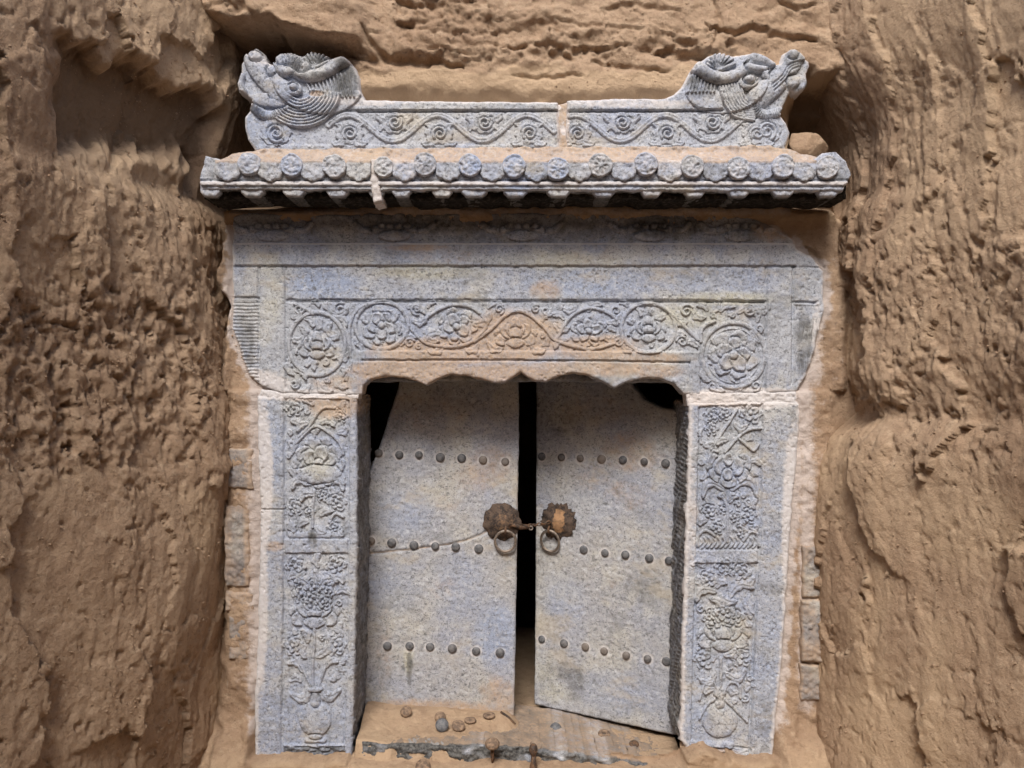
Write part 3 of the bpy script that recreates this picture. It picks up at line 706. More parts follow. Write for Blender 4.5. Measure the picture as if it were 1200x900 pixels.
    # vines winding between them
    for pts in ([(409, 402), (410, 380), (420, 362), (440, 354)], [(405, 445), (411, 425), (409, 402), (402, 380)], [(478, 380), (490, 395), (505, 404), (535, 406), (556, 398), (570, 380), (556, 362), (535, 357), (515, 362), (497, 374)],
                [(556, 400), (575, 386), (592, 370), (606, 364), (622, 370), (640, 386), (652, 399), (690, 409), (720, 402)], [(652, 399), (668, 372), (690, 361), (712, 366), (726, 378)], [(783, 364), (800, 380), (818, 398)],
                [(345, 356), (358, 362), (366, 368)], [(822, 400), (824, 384), (838, 376)]):
        R.layer('carved_vine').stroke(pts, 2.4, .0055)
    for cx, cy, r, sg in ((350, 362, 6, 1), (398, 362, 8, -1), (488, 362, 7, 1), (585, 362, 6, -1), (640, 364, 6, 1), (628, 362, 5, -1), (722, 364, 6, 1), (805, 364, 8, -1), (800, 400, 7, 1), (878, 364, 8, 1), (890, 385, 5, -1), (345, 450, 6, 1), (835, 452, 7, 1), (480, 402, 6, -1), (725, 400, 6, 1), (886, 452, 6, -1)):
        R.layer('carved_scroll').spiral(cx, cy, r, 1.3, 1.7, .005, rg.random()*6, sg)
    for x0, y0, x1, y1 in ((342, 372, 352, 364), (384, 366, 408, 360), (392, 372, 406, 384), (478, 360, 498, 368), (484, 376, 500, 372), (470, 404, 488, 396), (498, 388, 515, 400), (572, 402, 590, 408), (560, 404, 545, 410), (622, 404, 640, 410), (634, 378, 650, 368), (650, 380, 668, 384), (664, 398, 650, 410), (712, 378, 728, 366), (708, 396, 726, 392), (730, 404, 742, 410), (784, 402, 804, 392), (792, 372, 806, 378), (812, 362, 828, 372), (845, 364, 862, 360), (866, 366, 890, 368), (888, 376, 880, 362), (346, 434, 358, 446), (372, 446, 390, 458), (392, 440, 408, 454), (362, 452, 348, 458), (340, 420, 344, 440), (396, 420, 408, 412), (836, 446, 850, 458), (868, 456, 884, 446), (826, 430, 832, 448), (890, 400, 884, 384), (804, 402, 818, 408), (572, 360, 590, 358), (520, 404, 500, 410), (690, 364, 706, 358), (660, 362, 676, 358)):
        R.layer('carved_leaf').leaf((x0, y0), (x1, y1), 5.0, .005, rg.choice((-.25, .25)), 2.5)
    fill_leaves(R, 340, 357, 894, 407, 60, 7, 5); fill_leaves(R, 342, 408, 408, 458, 10, 8, 5); fill_leaves(R, 826, 412, 893, 458, 10, 9, 5)
    R.build('lintel_block', 'stone', t, 'soil', .35)
lintel()

def inner_beam():
    f = flat_frame(-.062)
    R = Relief(rough_outline([(400, 330), (830, 330), (830, 449), (690, 447), (560, 446), (400, 448)], 1.0, 31), f, 3.0, .16, 4, .006, .003, 22)
    R.at['grime_shade'][:] = .55  # whole face darkened evenly
    tag(R.build('inner_beam', 'stone', None), 'dark stone beam behind the scalloped edge of the lintel', 'beam')
inner_beam()

# ------------------------------------------------------------------ jambs
def jamb_left():
    t = thing('carved_jamb', 'left carved stone door jamb with a round vase of flowers near its foot', 'door jamb', (-.48, 0, -.88), 'carved jambs beside the doors')
    R = Relief(rough_outline([(301, 464), (418, 464), (419, 560), (417, 700), (415, 800), (412, 893), (360, 891), (298, 887), (299, 800), (303, 700), (305, 600), (303, 560), (302, 520)], 1.5, 41), flat_frame(.002), .9, .21, 4, .007, .0016, 41)
    R.line([(333.5, 466), (333, 560), (332, 700), (330, 872), (330, 887)], 1.7, .006); R.line([(409, 470), (408.5, 640), (407, 760), (403, 872)], 1.2, .0045)
    R.poly_band([(334, 466), (409, 468), (408, 632), (333, 632)], -.0055); R.poly_band([(333, 648), (408, 648), (403, 873), (331, 873)], -.0055)
    R.line([(302, 597), (333, 597)], 1.2, .004)
    m = (R.PX > 331) & (R.PX < 404) & (R.PY > 875) & (R.PY < 888); R.h += np.where(m, (fbm(R.PX/6, R.PY/2.2, 8, 3)-.65)*.02, 0); R.at['grime_shade'] = np.where(m, .58, R.at['grime_shade'])
    # lower panel: vase, stems, flowers
    v = R.layer('carved_vase'); v.ell(369, 843, 19, 21, 0, .008, .6, .35); v.stroke([(369, 824), (369, 810)], 6, .0065, 8, False); v.ell(369, 808, 9, 3, 0, .0085, .3, .7); v.stroke([(359, 868), (379, 868)], 3.5, .006, smooth=False); v.ell(369, 864, 8, 3, 0, .006)
    v.spiral(355, 818, 5, 1.1, 1.5, .005, .3, -1, (363, 814)); v.spiral(383, 818, 5, 1.1, 1.5, .005, 2.8, 1, (375, 814))
    for pts in ([(367, 806), (366, 780), (368, 760), (368, 735)], [(364, 806), (355, 785), (344, 768)], [(373, 806), (382, 780), (392, 762)]): R.layer('carved_stem').stroke(pts, 2.0, .005)
    for p in (((362, 803), (339, 812), -.5), ((376, 803), (399, 808), .5), ((354, 786), (337, 778), .3), ((381, 782), (396, 776), -.3), ((360, 752), (352, 738), .2), ((372, 770), (384, 745), .25)):
        R.layer('carved_leaf').leaf(p[0], p[1], 6.0, .006, p[2], 2)
    for cx, cy, r in ((343, 757, 11), (393, 756, 12), (346, 664, 12), (393, 663, 12)): R.layer('carved_flower').flower(cx, cy, r, .0065, 6)
    l = R.layer('carved_flower'); l.lotus(368, 716, 29, .008, .8)
    for dx, dy, r in ((-15, -12, 11), (14, -13, 11), (0, -20, 11), (-4, -4, 10), (10, -2, 9)): l.flower(368+dx, 708+dy, r, .008, 6)
    for p in (((362, 690), (344, 682), .3), ((374, 690), (396, 682), -.3), ((368, 690), (368, 668), .1), ((356, 672), (350, 684), .2), ((380, 672), (390, 686), -.2), ((350, 676), (337, 680), .2), ((392, 676), (402, 684), -.2)): R.layer('carved_leaf').leaf(p[0], p[1], 5.5, .006, p[2], 2)
    # upper panel: peony on a branch above a basket of leaves
    l = R.layer('carved_flower'); l.flower(373, 543, 27, .0075, 9, .2, 6); l.ell(373, 556, 24, 10, 0, .0075, .5, .5, 7, .15)
    for pts in ([(350, 512), (362, 500), (372, 484), (380, 478), (392, 478)], [(346, 520), (368, 500), (386, 508), (398, 520), (402, 532)], [(368, 575), (366, 598), (366, 618)], [(352, 622), (348, 604), (344, 596)], [(386, 612), (392, 602), (402, 606)]): R.layer('carved_stem').stroke(pts, 2.0, .005)
    for cx, cy, r in ((344, 478, 10), (399, 487, 8), (345, 594, 10), (394, 588, 11), (390, 618, 8), (362, 600, 7), (377, 580, 8)): R.layer('carved_flower').flower(cx, cy, r, .0062, 6)
    for p in (((350, 502), (340, 494), .3), ((360, 496), (348, 506), .2), ((376, 496), (392, 500), -.3), ((358, 566), (342, 574), .4), ((384, 566), (402, 576), -.4), ((345, 560), (337, 550), .2), ((366, 580), (352, 588), .3), ((376, 604), (390, 600), -.2), ((360, 612), (350, 618), .2), ((370, 618), (382, 624), .2), ((340, 612), (346, 624), .1), ((398, 556), (404, 568), .1), ((396, 622), (402, 628), .1), ((366, 474), (354, 470), .2)): R.layer('carved_leaf').leaf(p[0], p[1], 5.2, .0058, p[2], 2.2)
    l = R.layer('carved_base'); l.stroke([(340, 627), (400, 627)], 4, .004, smooth=False)
    R.rim('lime', 10, .75); R.stain('lime', 306, 560, 14, 90, .85); R.stain('lime', 302, 700, 12, 120, .8); R.at['lime'] *= 1-.75*sst(390, 400, R.PX)
    R.stain('soil', 392, 475, 34, 18, .7); R.stain('soil', 321, 640, 14, 7, .65); R.stain('soil', 380, 466, 60, 6, .7); R.stain('soil', 355, 893, 60, 6, .7)
    R.stain('blue', 318, 520, 16, 50, .6); R.stain('blue', 365, 850, 60, 60, .35); R.stain('blue', 400, 590, 20, 60, .4); R.stain('yellow', 372, 540, 20, 20, .7); R.stain('yellow', 382, 490, 20, 20, .4)
    R.stain('grime_shade', 366, 632, 6, 12, .6); R.stain('grime_shade', 404, 618, 5, 14, .45); R.stain('grime_shade', 316, 482, 10, 8, .35); R.stain('grime_shade', 322, 553, 12, 5, .4)
    fill_leaves(R, 338, 470, 404, 628, 16, 17, 4.6); fill_leaves(R, 338, 654, 402, 800, 12, 18, 4.6)
    R.build('jamb_block', 'stone', t, 'grime_shade', .56, 18, .008)
jamb_left()
def jamb_right():
    t = thing('carved_jamb', 'right carved stone door jamb with crossed branches at the top of its panel', 'door jamb', (.52, 0, -.88), 'carved jambs beside the doors')
    R = Relief(rough_outline([(808, 472), (870, 470), (938, 472), (936, 520), (928, 600), (922, 700), (916, 790), (908, 860), (906, 893), (860, 888), (806, 880), (797, 868), (799, 780), (803, 640)], 1.6, 43), flat_frame(.002), .9, .21, 4, .007, .0017, 43)
    R.line([(893, 474), (891, 640), (884, 760), (879, 888)], 1.8, .006); R.line([(820, 478), (817, 640), (812, 780), (811, 860)], 1.1, .0035)
    R.poly_band([(820, 476), (893, 474), (890, 645), (816, 645)], -.0055); R.poly_band([(815, 660), (889, 660), (879, 880), (810, 868)], -.0055)
    m = (R.PX > 830) & (R.PX < 880) & (R.PY > 876); R.h += np.where(m, (fbm(R.PX/8, R.PY/2.0, 8, 3)-.65)*.018, 0)
    # upper panel
    for pts in ([(864, 480), (846, 508), (833, 527)], [(850, 530), (868, 510), (880, 503), (892, 502)], [(866, 514), (878, 524), (884, 528), (890, 520)], [(853, 635), (853, 600), (850, 588)]): R.layer('carved_stem').stroke(pts, 2.0, .0055)
    for cx, cy, r in ((834, 486, 9), (848, 484, 9), (880, 484, 13), (834, 502, 8), (831, 599, 10), (877, 604, 10), (846, 596, 7), (862, 606, 8), (840, 618, 9), (868, 622, 8)): R.layer('carved_flower').flower(cx, cy, r, .0062, 6)
    l = R.layer('carved_flower')
    for a, b, rx, ry, an in ((836, 544, 9, 13, 0), (872, 544, 9, 13, 0), (842, 558, 12, 8, .5), (866, 558, 12, 8, -.5), (854, 565, 10, 7, 0), (846, 546, 9, 11, .2), (863, 547, 9, 11, -.2), (854, 538, 6, 8, 0), (853, 556, 6, 7, 0)): l.ell(a, b, rx, ry, an, .0072, .5, .5, rimup=1)
    for p in (((832, 532), (842, 530), -.5), ((868, 530), (880, 536), .5), ((848, 574), (824, 584), .5), ((858, 574), (888, 584), -.5), ((862, 497), (876, 497), .4), ((852, 516), (840, 522), .2), ((826, 522), (836, 518), .2), ((828, 610), (820, 616), .2), ((850, 586), (842, 582), .3), ((856, 588), (866, 582), -.3), ((880, 618), (889, 616), .2)): R.layer('carved_leaf').leaf(p[0], p[1], 5.4, .006, p[2], 2)
    l = R.layer('carved_wave')
    for k in range(13): l.stroke([(818+k*5.4, 642), (823+k*5.4, 636), (820+k*5.4, 630)], 1.5, .0045)
    l.stroke([(818, 640), (819, 628), (828, 622), (838, 628)], 2, .005); l.stroke([(872, 634), (880, 624), (888, 626), (890, 640)], 2, .005)
    # lower panel
    v = R.layer('carved_vase'); v.ell(844, 845, 21, 20, 0, .008, .6, .35); v.stroke([(844, 826), (844, 812)], 6, .0065, 8, False); v.stroke([(828, 872), (858, 873)], 3.5, .006, smooth=False)
    v.stroke([(838, 820), (828, 828), (820, 842)], 2, .005); v.stroke([(850, 820), (862, 832), (876, 846)], 2, .005)
    for pts in ([(845, 812), (845, 790), (845, 772)], [(842, 812), (836, 800), (826, 802), (820, 820)], [(848, 812), (856, 800), (866, 804), (868, 818)]): R.layer('carved_stem').stroke(pts, 2.1, .0055)
    for cx, cy, r in ((825, 772, 12), (870, 770, 12), (829, 680, 12), (868, 672, 12), (848, 664, 10)): R.layer('carved_flower').flower(cx, cy, r, .0062, 6)
    l = R.layer('carved_flower'); l.lotus(848, 742, 31, .0075, .7)
    for dx, dy in ((-12, -6), (12, -7), (0, -12)): l.flower(848+dx, 730+dy, 12, .0075, 6)
    for p in (((838, 694), (816, 706), .35), ((856, 700), (884, 690), -.3), ((848, 716), (832, 702), .2), ((838, 790), (820, 796), -.4), ((852, 790), (874, 784), .4), ((836, 808), (826, 814), .2), ((846, 700), (864, 704), .2), ((870, 686), (884, 676), .2), ((822, 690), (818, 676), .1), ((850, 768), (862, 760), .2), ((878, 700), (884, 720), .1), ((880, 724), (872, 708), .1)): R.layer('carved_leaf').leaf(p[0], p[1], 5.6, .006, p[2], 2.2)
    l = R.layer('carved_base'); l.stroke([(826, 880), (872, 884)], 3.5, .004, smooth=False)
    R.rim('lime', 9, .75); R.stain('lime', 930, 620, 14, 120, .8); R.stain('lime', 880, 470, 60, 10, .7); R.stain('lime', 810, 600, 8, 90, .4)
    R.stain('soil', 840, 470, 50, 7, .7); R.stain('soil', 832, 884, 36, 7, .8); R.stain('soil', 812, 600, 10, 16, .4)
    R.stain('blue', 848, 540, 40, 50, .35); R.stain('blue', 905, 800, 30, 80, .45); R.stain('blue', 815, 800, 12, 80, .5); R.stain('blue', 900, 620, 30, 60, .3)
    R.stain('yellow', 862, 520, 26, 22, .45); R.stain('yellow', 850, 740, 30, 25, .3)
    R.stain('grime_shade', 932, 500, 8, 40, .42); R.stain('grime_shade', 930, 560, 10, 6, .4); R.stain('grime_shade', 905, 690, 24, 7, .42); R.stain('grime_shade', 900, 850, 20, 30, .36); R.stain('grime_shade', 925, 640, 10, 30, .36)
    fill_leaves(R, 822, 480, 888, 626, 16, 27, 4.6); fill_leaves(R, 818, 664, 880, 826, 14, 28, 4.6)
    R.build('jamb_block', 'stone', t, 'grime_shade', .56, 18, .008)
jamb_right()

for pts, lab, sd in (([(306, 456), (330, 461), (380, 461.5), (421, 462), (420, 468), (380, 468), (300, 468)], 'pale lime mortar in the joint above the left jamb', 61),
                     ([(803, 458), (860, 461), (940, 458), (942, 474), (870, 474), (806, 476)], 'pale lime mortar in the joint above the right jamb', 62)):
    R = Relief(rough_outline(pts, 1.8, sd), flat_frame(-.001), 1.0, .05, 3, .004, .004, sd); R.at['lime'][:] = .7; R.stain('soil', 412, 463, 34, 8, .9); R.stain('soil', 830, 468, 34, 12, .85)
    tag(R.build('mortar_joint', 'stone', None, 'soil', .6), lab, 'mortar')

# ------------------------------------------------------------------ eave: carved tile ends, drip tiles, rafter ends
EO = .14
def eave():
    f = flat_frame(EO); fr = flat_frame(EO-.014); fd = flat_frame(EO+.010); ft = flat_frame(EO+.015)
    tl = thing('stone_eave', 'short left length of the carved stone eave, ending at the pale mortar joint', 'eave', (-.63, -.05, .42), 'carved stone eaves over the lintel')
    tr = thing('stone_eave', 'long right length of the carved stone eave below the ridge', 'eave', (.2, -.05, .42), 'carved stone eaves over the lintel')
    def root(x): return tl if x < 440 else tr
    for rt, pts, sd in ((tl, [(236, 196), (240, 182), (252, 184), (275, 194), (300, 198), (437, 200), (437, 223), (330, 222), (236, 221), (233, 210)], 51),
                        (tr, [(442, 201), (600, 203), (800, 200), (930, 198), (952, 188), (964, 179), (980, 177), (992, 188), (998, 204), (988, 224), (900, 223), (700, 224), (560, 222), (442, 223)], 52)):
        R = Relief(rough_outline(pts, 1.3, sd), f, 1.1, .13, 3, .005, .002, sd)
        R.band(225, 213, 1000, 217.5, .004); R.line([(225, 211), (1000, 211)], 1.2, .004); R.line([(225, 219), (1000, 219)], 1.1, .003)
        R.at['lime'] = .75*np.exp(-((R.PY-215)/2.6)**2); R.stain('blue', 605, 212, 16, 14, 1.0); R.stain('grime_shade', 980, 205, 18, 16, .45); R.stain('grime_shade', 252, 200, 16, 8, .4); R.rim('lime', 4, .4)
        R.build('eave_band', 'stone', rt, 'grime_shade', .75)
    tiles = [(291, 191), (341, 193), (391, 194), (449, 195), (498, 192), (551, 193), (603, 194), (654, 197), (704, 193), (757, 192), (812, 194), (866, 196), (918, 194), (970, 195)]
    rg = random.Random(8)
    for k, (x, y) in enumerate(tiles):
        r = 13.8 if k != 3 else 12
        R = Relief(rough_outline([(x+r*math.cos(a), y+r*math.sin(a)) for a in np.linspace(0, 2*math.pi, 22, endpoint=False)], 1.9, 60+k, False, 3), ft, .9, .10, 2.2, .004, .0022, 70+k)
        rr = np.hypot(R.PX-x, R.PY-y); R.h -= .0022*np.exp(-((rr-r*.74)/1.5)**2)*fbm(R.PX/6, R.PY/6, k+3)*1.6
        an = np.arctan2(R.PY-y, R.PX-x); wr = (.2, .35, .2, .5, .6, .3, .25, .8, .9, .3, .5, .45, .25, .4)[k]; R.h += .0022*wr*np.cos(an*(6+k % 3)+k+.8*(fbm(R.PX/4, R.PY/4, k)-.5))*sst(1.5, 4, rr)*(1-sst(r*.55, r*.66, rr)); R.h += .003*(rr < 2.4)*wr; R.h += (fbm(R.PX/5, R.PY/5, 33+k, 3)-.5)*.0045
        if k in (5, 6, 7): R.at['blue'][:] = 1.0
        elif k in (0, 1): R.at['blue'][:] = .6
        else: R.at['yellow'][:] = rg.uniform(0, .25)
        R.at['grime_shade'][:] = .33 if k in (8, 4) else .12; R.at['lime'][:] = .33
        R.build('tile_end', 'stone', root(x), 'soil', .7, 4, .002)
    xs = [266, 316, 366, 420, 474, 525, 577, 629, 679, 731, 785, 839, 892, 943]
    for k, x in enumerate(xs):
        w_ = 14.5
        y = 197+.0*k
        pts = [(x-w_, y-10), (x+w_, y-10), (x+w_, y+7), (x+w_*.72, y+12), (x+w_*.45, y+12.5), (x+w_*.2, y+15.5), (x-w_*.2, y+15.5), (x-w_*.45, y+12.5), (x-w_*.72, y+12), (x-w_, y+7)]
        R = Relief(rough_outline(pts, .8, 90+k, False, 3), fd, 1.0, .05, 2.5, .004, .0022, 90+k)
        R.at['lime'][:] = rg.uniform(.1, .42); R.at['soil'] = .8*(1-sst(y-9, y-3, R.PY)); R.h += (fbm(R.PX/6, R.PY/6, 50+k, 3)-.5)*.004; R.at['blue'][:] = .8 if 590 < x < 640 else 0
        R.build('drip_tile', 'stone', root(x), 'soil', .5, 3, .002)
    rx = [(246, 12), (295, 14), (344, 14), (395, 14), (441, 10), (470, 12), (518, 13), (556, 16), (604, 15), (655, 15), (708, 14), (764, 13), (815, 13), (866, 14), (918, 14), (971, 14)]
    for k, (x, w_) in enumerate(rx):
        pts = [(x-w_, 216), (x+w_, 216), (x+w_*.95, 225), (x+w_*.6, 230.5), (x-w_*.6, 230.5), (x-w_*.95, 225)]
        R = Relief(rough_outline(pts, .8, 120+k, False, 3), flat_frame(EO-.006), 1.2, .12, 3, .005, .002, 120+k)
        R.at['lime'][:] = .3; R.at['blue'][:] = .9 if k == 8 else 0
        R.at['grime_shade'] = .42*sst(226, 232, R.PY)  # darker towards the foot
        R.build('rafter_end', 'stone', root(x), 'grime_shade', 1.2, 4, .003)  # sides darkened to paint the black shade between rafters
    # soffit board of stone behind the rafter ends, coloured near-black as painted eave shade
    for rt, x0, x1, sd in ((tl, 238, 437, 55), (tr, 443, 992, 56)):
        R = Relief(rough_outline([(x0, 214), (x1, 214), (x1, 233), (x0, 233)], 4.5, sd), flat_frame(EO-.03), 2.2, .11, 4, .006, .003, sd); R.at['grime_shade'][:] = 1.3
        R.build('soffit', 'eave_shade', rt, 'grime_shade', 1.3)
    # mortar in the joint, earth bedding above the tiles
    R = Relief(rough_outline([(434, 186), (444, 186), (444, 214), (448, 236), (438, 238), (434, 220)], 1.4, 57), flat_frame(EO+.004), 1.2, .08, 3, .004, .003, 57); R.at['soil'][:] = .6; R.at['lime'][:] = .5
    tag(R.build('mortar_joint', 'stone', None, 'soil', .6), 'pinkish mortar filling the upright joint in the eave', 'mortar')
    R = Relief(rough_outline([(262, 190), (275, 180), (300, 174), (640, 172), (900, 170), (930, 176), (962, 190), (955, 204), (262, 206)], 2.0, 58), flat_frame(EO-.05), 1.6, .06, 4, .006, .004, 58)
    R.h += .045*sst(174, 200, R.PY)+.006*(fbm(R.PX/20, R.PY/8, 9)-.5)
    R.at['soil'][:] = .8; R.at['lime'] = .3*sst(.45, .65, fbm(R.PX/14, R.PY/7, 12)); R.h += (fbm(R.PX/7, R.PY/5, 19, 4)-.5)*.016
    o = R.build('mud_bedding', 'stone', None, 'soil', .8); o['kind'] = 'stuff'; o['label'] = 'ochre mud bedding between the ridge and the tile ends'
eave()

# ------------------------------------------------------------------ ridge with a beast head at each end
def ridge(side):
    f = flat_frame(.065)
    if side == 'l':
        Z = lambda X, Y: (270+X/6., 40+Y/6.)
        head = [(180, 830), (120, 740), (95, 650), (97, 580), (150, 510), (150, 470), (110, 430), (62, 410), (55, 350), (75, 290), (70, 210), (95, 160), (150, 120), (190, 105), (230, 130), (255, 190), (300, 215), (320, 165), (370, 140), (430, 130), (500, 160), (540, 138), (600, 138), (660, 150), (700, 172), (740, 190), (800, 165), (850, 200), (890, 250), (910, 320), (915, 400), (945, 462)]
        pts = [Z(*p) for p in head]+[(480, 118), (560, 119), (654, 120), (656, 150), (655, 178), (560, 178), (440, 178), (300, 178)]
        t = thing('ridge_stone', 'left carved ridge stone with a beast head at its left end', 'ridge stone', (-.26, -.03, .53), 'ridge stones with beast heads')
    else:
        Z = lambda X, Y: (790+X/6., 40+Y/6.)
        head = [(-60, 452), (0, 425), (50, 370), (110, 260), (150, 210), (240, 150), (320, 130), (420, 150), (500, 140), (560, 130), (620, 150), (690, 200), (735, 215), (760, 140), (810, 110), (860, 118), (900, 150), (955, 185), (962, 222), (935, 280), (940, 350), (910, 400), (860, 420), (820, 400), (790, 460), (765, 510), (745, 560), (790, 620), (820, 690), (800, 760), (780, 815)]
        pts = [(664, 177), (663, 150), (665, 118), (720, 116)]+[Z(*p) for p in head]+[(860, 177), (760, 178)]
        t = thing('ridge_stone', 'right carved ridge stone with a beast head at its right end', 'ridge stone', (.34, -.03, .53), 'ridge stones with beast heads')
    R = Relief(rough_outline(pts, .8, 131 if side == 'l' else 132, False, 3), f, .9, .085, 4.5, .009, .0017, 130 if side == 'l' else 140)
    # cornice and panel
    px0, px1 = (420, 652) if side == 'l' else (668, 806)
    R.band(px0-12 if side == 'l' else px0-10, 108, px1+8 if side == 'l' else px1+40, 129, .005); R.line([(px0, 131), (px1+(0 if side == 'l' else 40), 130)], 1.6, .006)
    bot = 176
    R.band(300 if side == 'l' else 668, 170, 652 if side == 'l' else 915, 182, .003)
    # running scroll
    if side == 'l': xs0, xs1, ph = 385, 650, 0.2
    else: xs0, xs1, ph = 668, 890, 1.2
    wave = [(x, 150-15*math.sin((x-xs0)/105*2*math.pi+ph)) for x in np.arange(xs0, xs1, 6)]
    R.layer('carved_vine').stroke(wave, 3.8, .0052, rib=True)
    rg = random.Random(3)
    x = xs0+26-ph*105/(2*math.pi); k = 0
    while x < xs1-6:
        up = k % 2 == 0; cy = 157 if up else 144
        if x > xs0-5:
            l = R.layer('carved_scroll'); l.ell(x+2, cy, 15, 11.5, 0, .0042, .35, .65, 9, .16, .4*k); l.spiral(x+3, cy, 8.5, 1.5, 1.7, .0072, 2.5 if up else -.6, 1)
            for sg in (-1, 1):
                l = R.layer('carved_leaf'); yb_ = cy+(9 if up else -9)
                l.leaf((x+2+sg*6, cy+(4 if up else -4)), (x+2+sg*21, yb_+(2 if up else -2)), 5.0, .0048, .25*sg, 2.5)
                l.leaf((x+2+sg*9, cy+(-4 if up else 4)), (x+2+sg*17, cy+(-11 if up else 11)), 3.6, .0045, -.25*sg, 2)
        x += 52.5; k += 1
    l = R.layer('carved_scroll'); cx, cy = (323, 155) if side == 'l' else (897, 153)
    l.ell(cx, cy, 17, 15, 0, .004, .3, .7, 9, .12); l.spiral(cx+1, cy+1, 11, 1.5, 2.0, .0066, 1, 1 if side == 'l' else -1)
    # the head
    hd = R.layer('beast_head')
    P = lambda *a: [Z(*q) for q in a]
    if side == 'l':
        hd.ell(*Z(620, 350), 52, 36, .15, .010, .45, .55)                      # cheek mass
        mane = hd.sub('mane')
        for k in range(9):
            r = 80+k*22; c0 = (500, 395)
            mane.stroke(P(*[(c0[0]+r*1.08*math.cos(a), c0[1]+r*math.sin(a)) for a in np.linspace(.15, 2.25, 12)]), 1.75, .0085+.0004*k, over=False)
        for k in range(12):
            x0 = 560+k*27; mane.stroke(P((x0-20, 345-k*6), (x0+4, 395), (x0+18, 450)), 1.5, .0065, over=False)
        sn = hd.sub('snout'); sn.stroke(P((370, 420), (280, 340), (200, 250), (165, 165)), 15, .016, 12.5); sn.ell(*Z(180, 165), 8, 6, .3, .019, .5, .5); sn.ell(*Z(295, 265), 5.5, 7, 0, .015)
        for o_ in (0, 16, 32): sn.cut(P((75+o_*.9, 225+o_*.5), (130+o_*.9, 305+o_*.6), (190+o_*.8, 380+o_*.4), (250+o_*.6, 430+o_*.2)), 1.2, .005)
        sn.stroke(P((85, 300), (72, 360), (90, 410)), 4.5, .013, 5.5)
        jw = hd.sub('beard'); jw.stroke(P((165, 510), (230, 565), (310, 570), (390, 520)), 6.5, .014, 5, ticks=16); jw.ell(*Z(270, 470), 22, 8, .15, .012, .5, .5); jw.ell(*Z(305, 440), 3.5, 2.2, 0, .004)
        hn = hd.sub('horn'); hn.stroke(P((450, 260), (520, 300), (600, 310), (690, 275), (760, 220), (805, 190)), 7.2, .021, 8.5); hn.stroke(P((335, 190), (360, 240), (385, 280), (430, 270)), 8.5, .019, 6.5); hn.stroke(P((370, 180), (440, 190), (520, 240)), 9, .017, 9, ticks=9)
        fn = hd.sub('crest')
        for k in range(9):
            a = math.pi+.35+k*.30; fn.stroke(P((615, 250), (615+95*math.cos(a), 250+105*math.sin(a))), 2.0, .014, 3.0, False)
        ey = hd.sub('eye'); ey.ell(*Z(452, 398), 11, 8, .2, .016, .4, .6); ey.ell(*Z(456, 390), 5, 4.5, 0, .022, .6, .4)
        ho = hd.sub('ear'); ho.ell(*Z(615, 430), 9, 5, .15, .006, .5, .5)
        R.stain('grime_shade', 407, 96, 18, 26, .62); R.stain('grime_shade', 375, 92, 30, 4, .5); R.stain('soil', 372, 112, 9, 3.5, .9); R.stain('blue', 300, 150, 26, 26, .5); R.stain('blue', 350, 120, 25, 22, .35); R.stain('lime', 420, 120, 80, 6, .5); R.stain('lime', 310, 68, 20, 14, .45)  # includes a dark patch on the mane and a dark strip along the horn
    else:
        hd.ell(*Z(360, 370), 48, 32, -.15, .010, .45, .55)
        mane = hd.sub('mane')
        for k in range(8):
            o_ = k*17; mane.stroke(P((310+o_*1.2, 385-o_*.25), (345+o_*1.1, 490-o_*.45), (420+o_*.8, 580-o_*.75), (560+o_*.1, 608-o_*.95)), 1.75, .0095, over=False)
        for k in range(8): mane.stroke(P((120+k*22, 300+k*4), (110+k*24, 360), (90+k*26, 420)), 1.4, .006, over=False)
        sn = hd.sub('snout'); sn.stroke(P((590, 450), (690, 370), (780, 260), (850, 165)), 14, .016, 12); sn.ell(*Z(825, 152), 6.5, 6, 0, .019, .35, .65)
        for o_ in (-26, -8, 12): sn.cut(P((690+o_*.5, 395+o_), (770+o_*.6, 320+o_*.8), (820+o_*.5, 245+o_*.8), (955-o_*.2, 205+o_*.8)), 1.2, .005)
        sn.stroke(P((830, 340), (890, 330), (900, 385)), 8, .013, 5)
        jw = hd.sub('beard'); jw.stroke(P((560, 450), (575, 530), (640, 570), (745, 545)), 7.5, .015, 5.5, ticks=18)
        hn = hd.sub('horn'); hn.stroke(P((150, 235), (230, 300), (330, 325), (430, 300), (500, 235), (570, 165)), 8.5, .021, 6.5); hn.stroke(P((510, 245), (580, 260), (640, 245), (690, 215)), 5.5, .018, 4); hn.stroke(P((560, 175), (630, 190), (680, 210)), 7, .017, 6)
        fn = hd.sub('crest')
        for k in range(9):
            a = math.pi+.35+k*.30; fn.stroke(P((320, 265), (320+100*math.cos(a), 265+115*math.sin(a))), 2.0, .013, 3.0, False)
        ey = hd.sub('eye'); ey.ell(*Z(508, 350), 12, 9, -.15, .016, .4, .6); ey.ell(*Z(515, 338), 7, 5, 0, .021, .6, .4)
        ho = hd.sub('nostril'); ho.ell(*Z(655, 295), 8.5, 7.5, 0, .015); ho.ell(*Z(682, 288), 3, 3.5, 0, .005, .3, .5)
        R.stain('grime_shade', 822, 100, 20, 16, .6); R.stain('grime_shade', 845, 76, 16, 8, .42); R.stain('grime_shade', 902, 118, 14, 6, .35); R.stain('blue', 905, 155, 26, 26, .5); R.stain('lime', 740, 122, 90, 6, .5); R.stain('lime', 840, 64, 40, 8, .4)
    R.stain('grime_shade', 560, 145, 34, 7, .3)
    R.rim('lime', 6, .65); R.at['soil'] = np.maximum(R.at['soil'], .8*sst(173, 179, R.PY)); R.stain('soil', 660, 148, 8, 32, .7)
    R.build('ridge_block', 'stone', t, 'soil', .5, 6, .004)
ridge('l'); ridge('r')
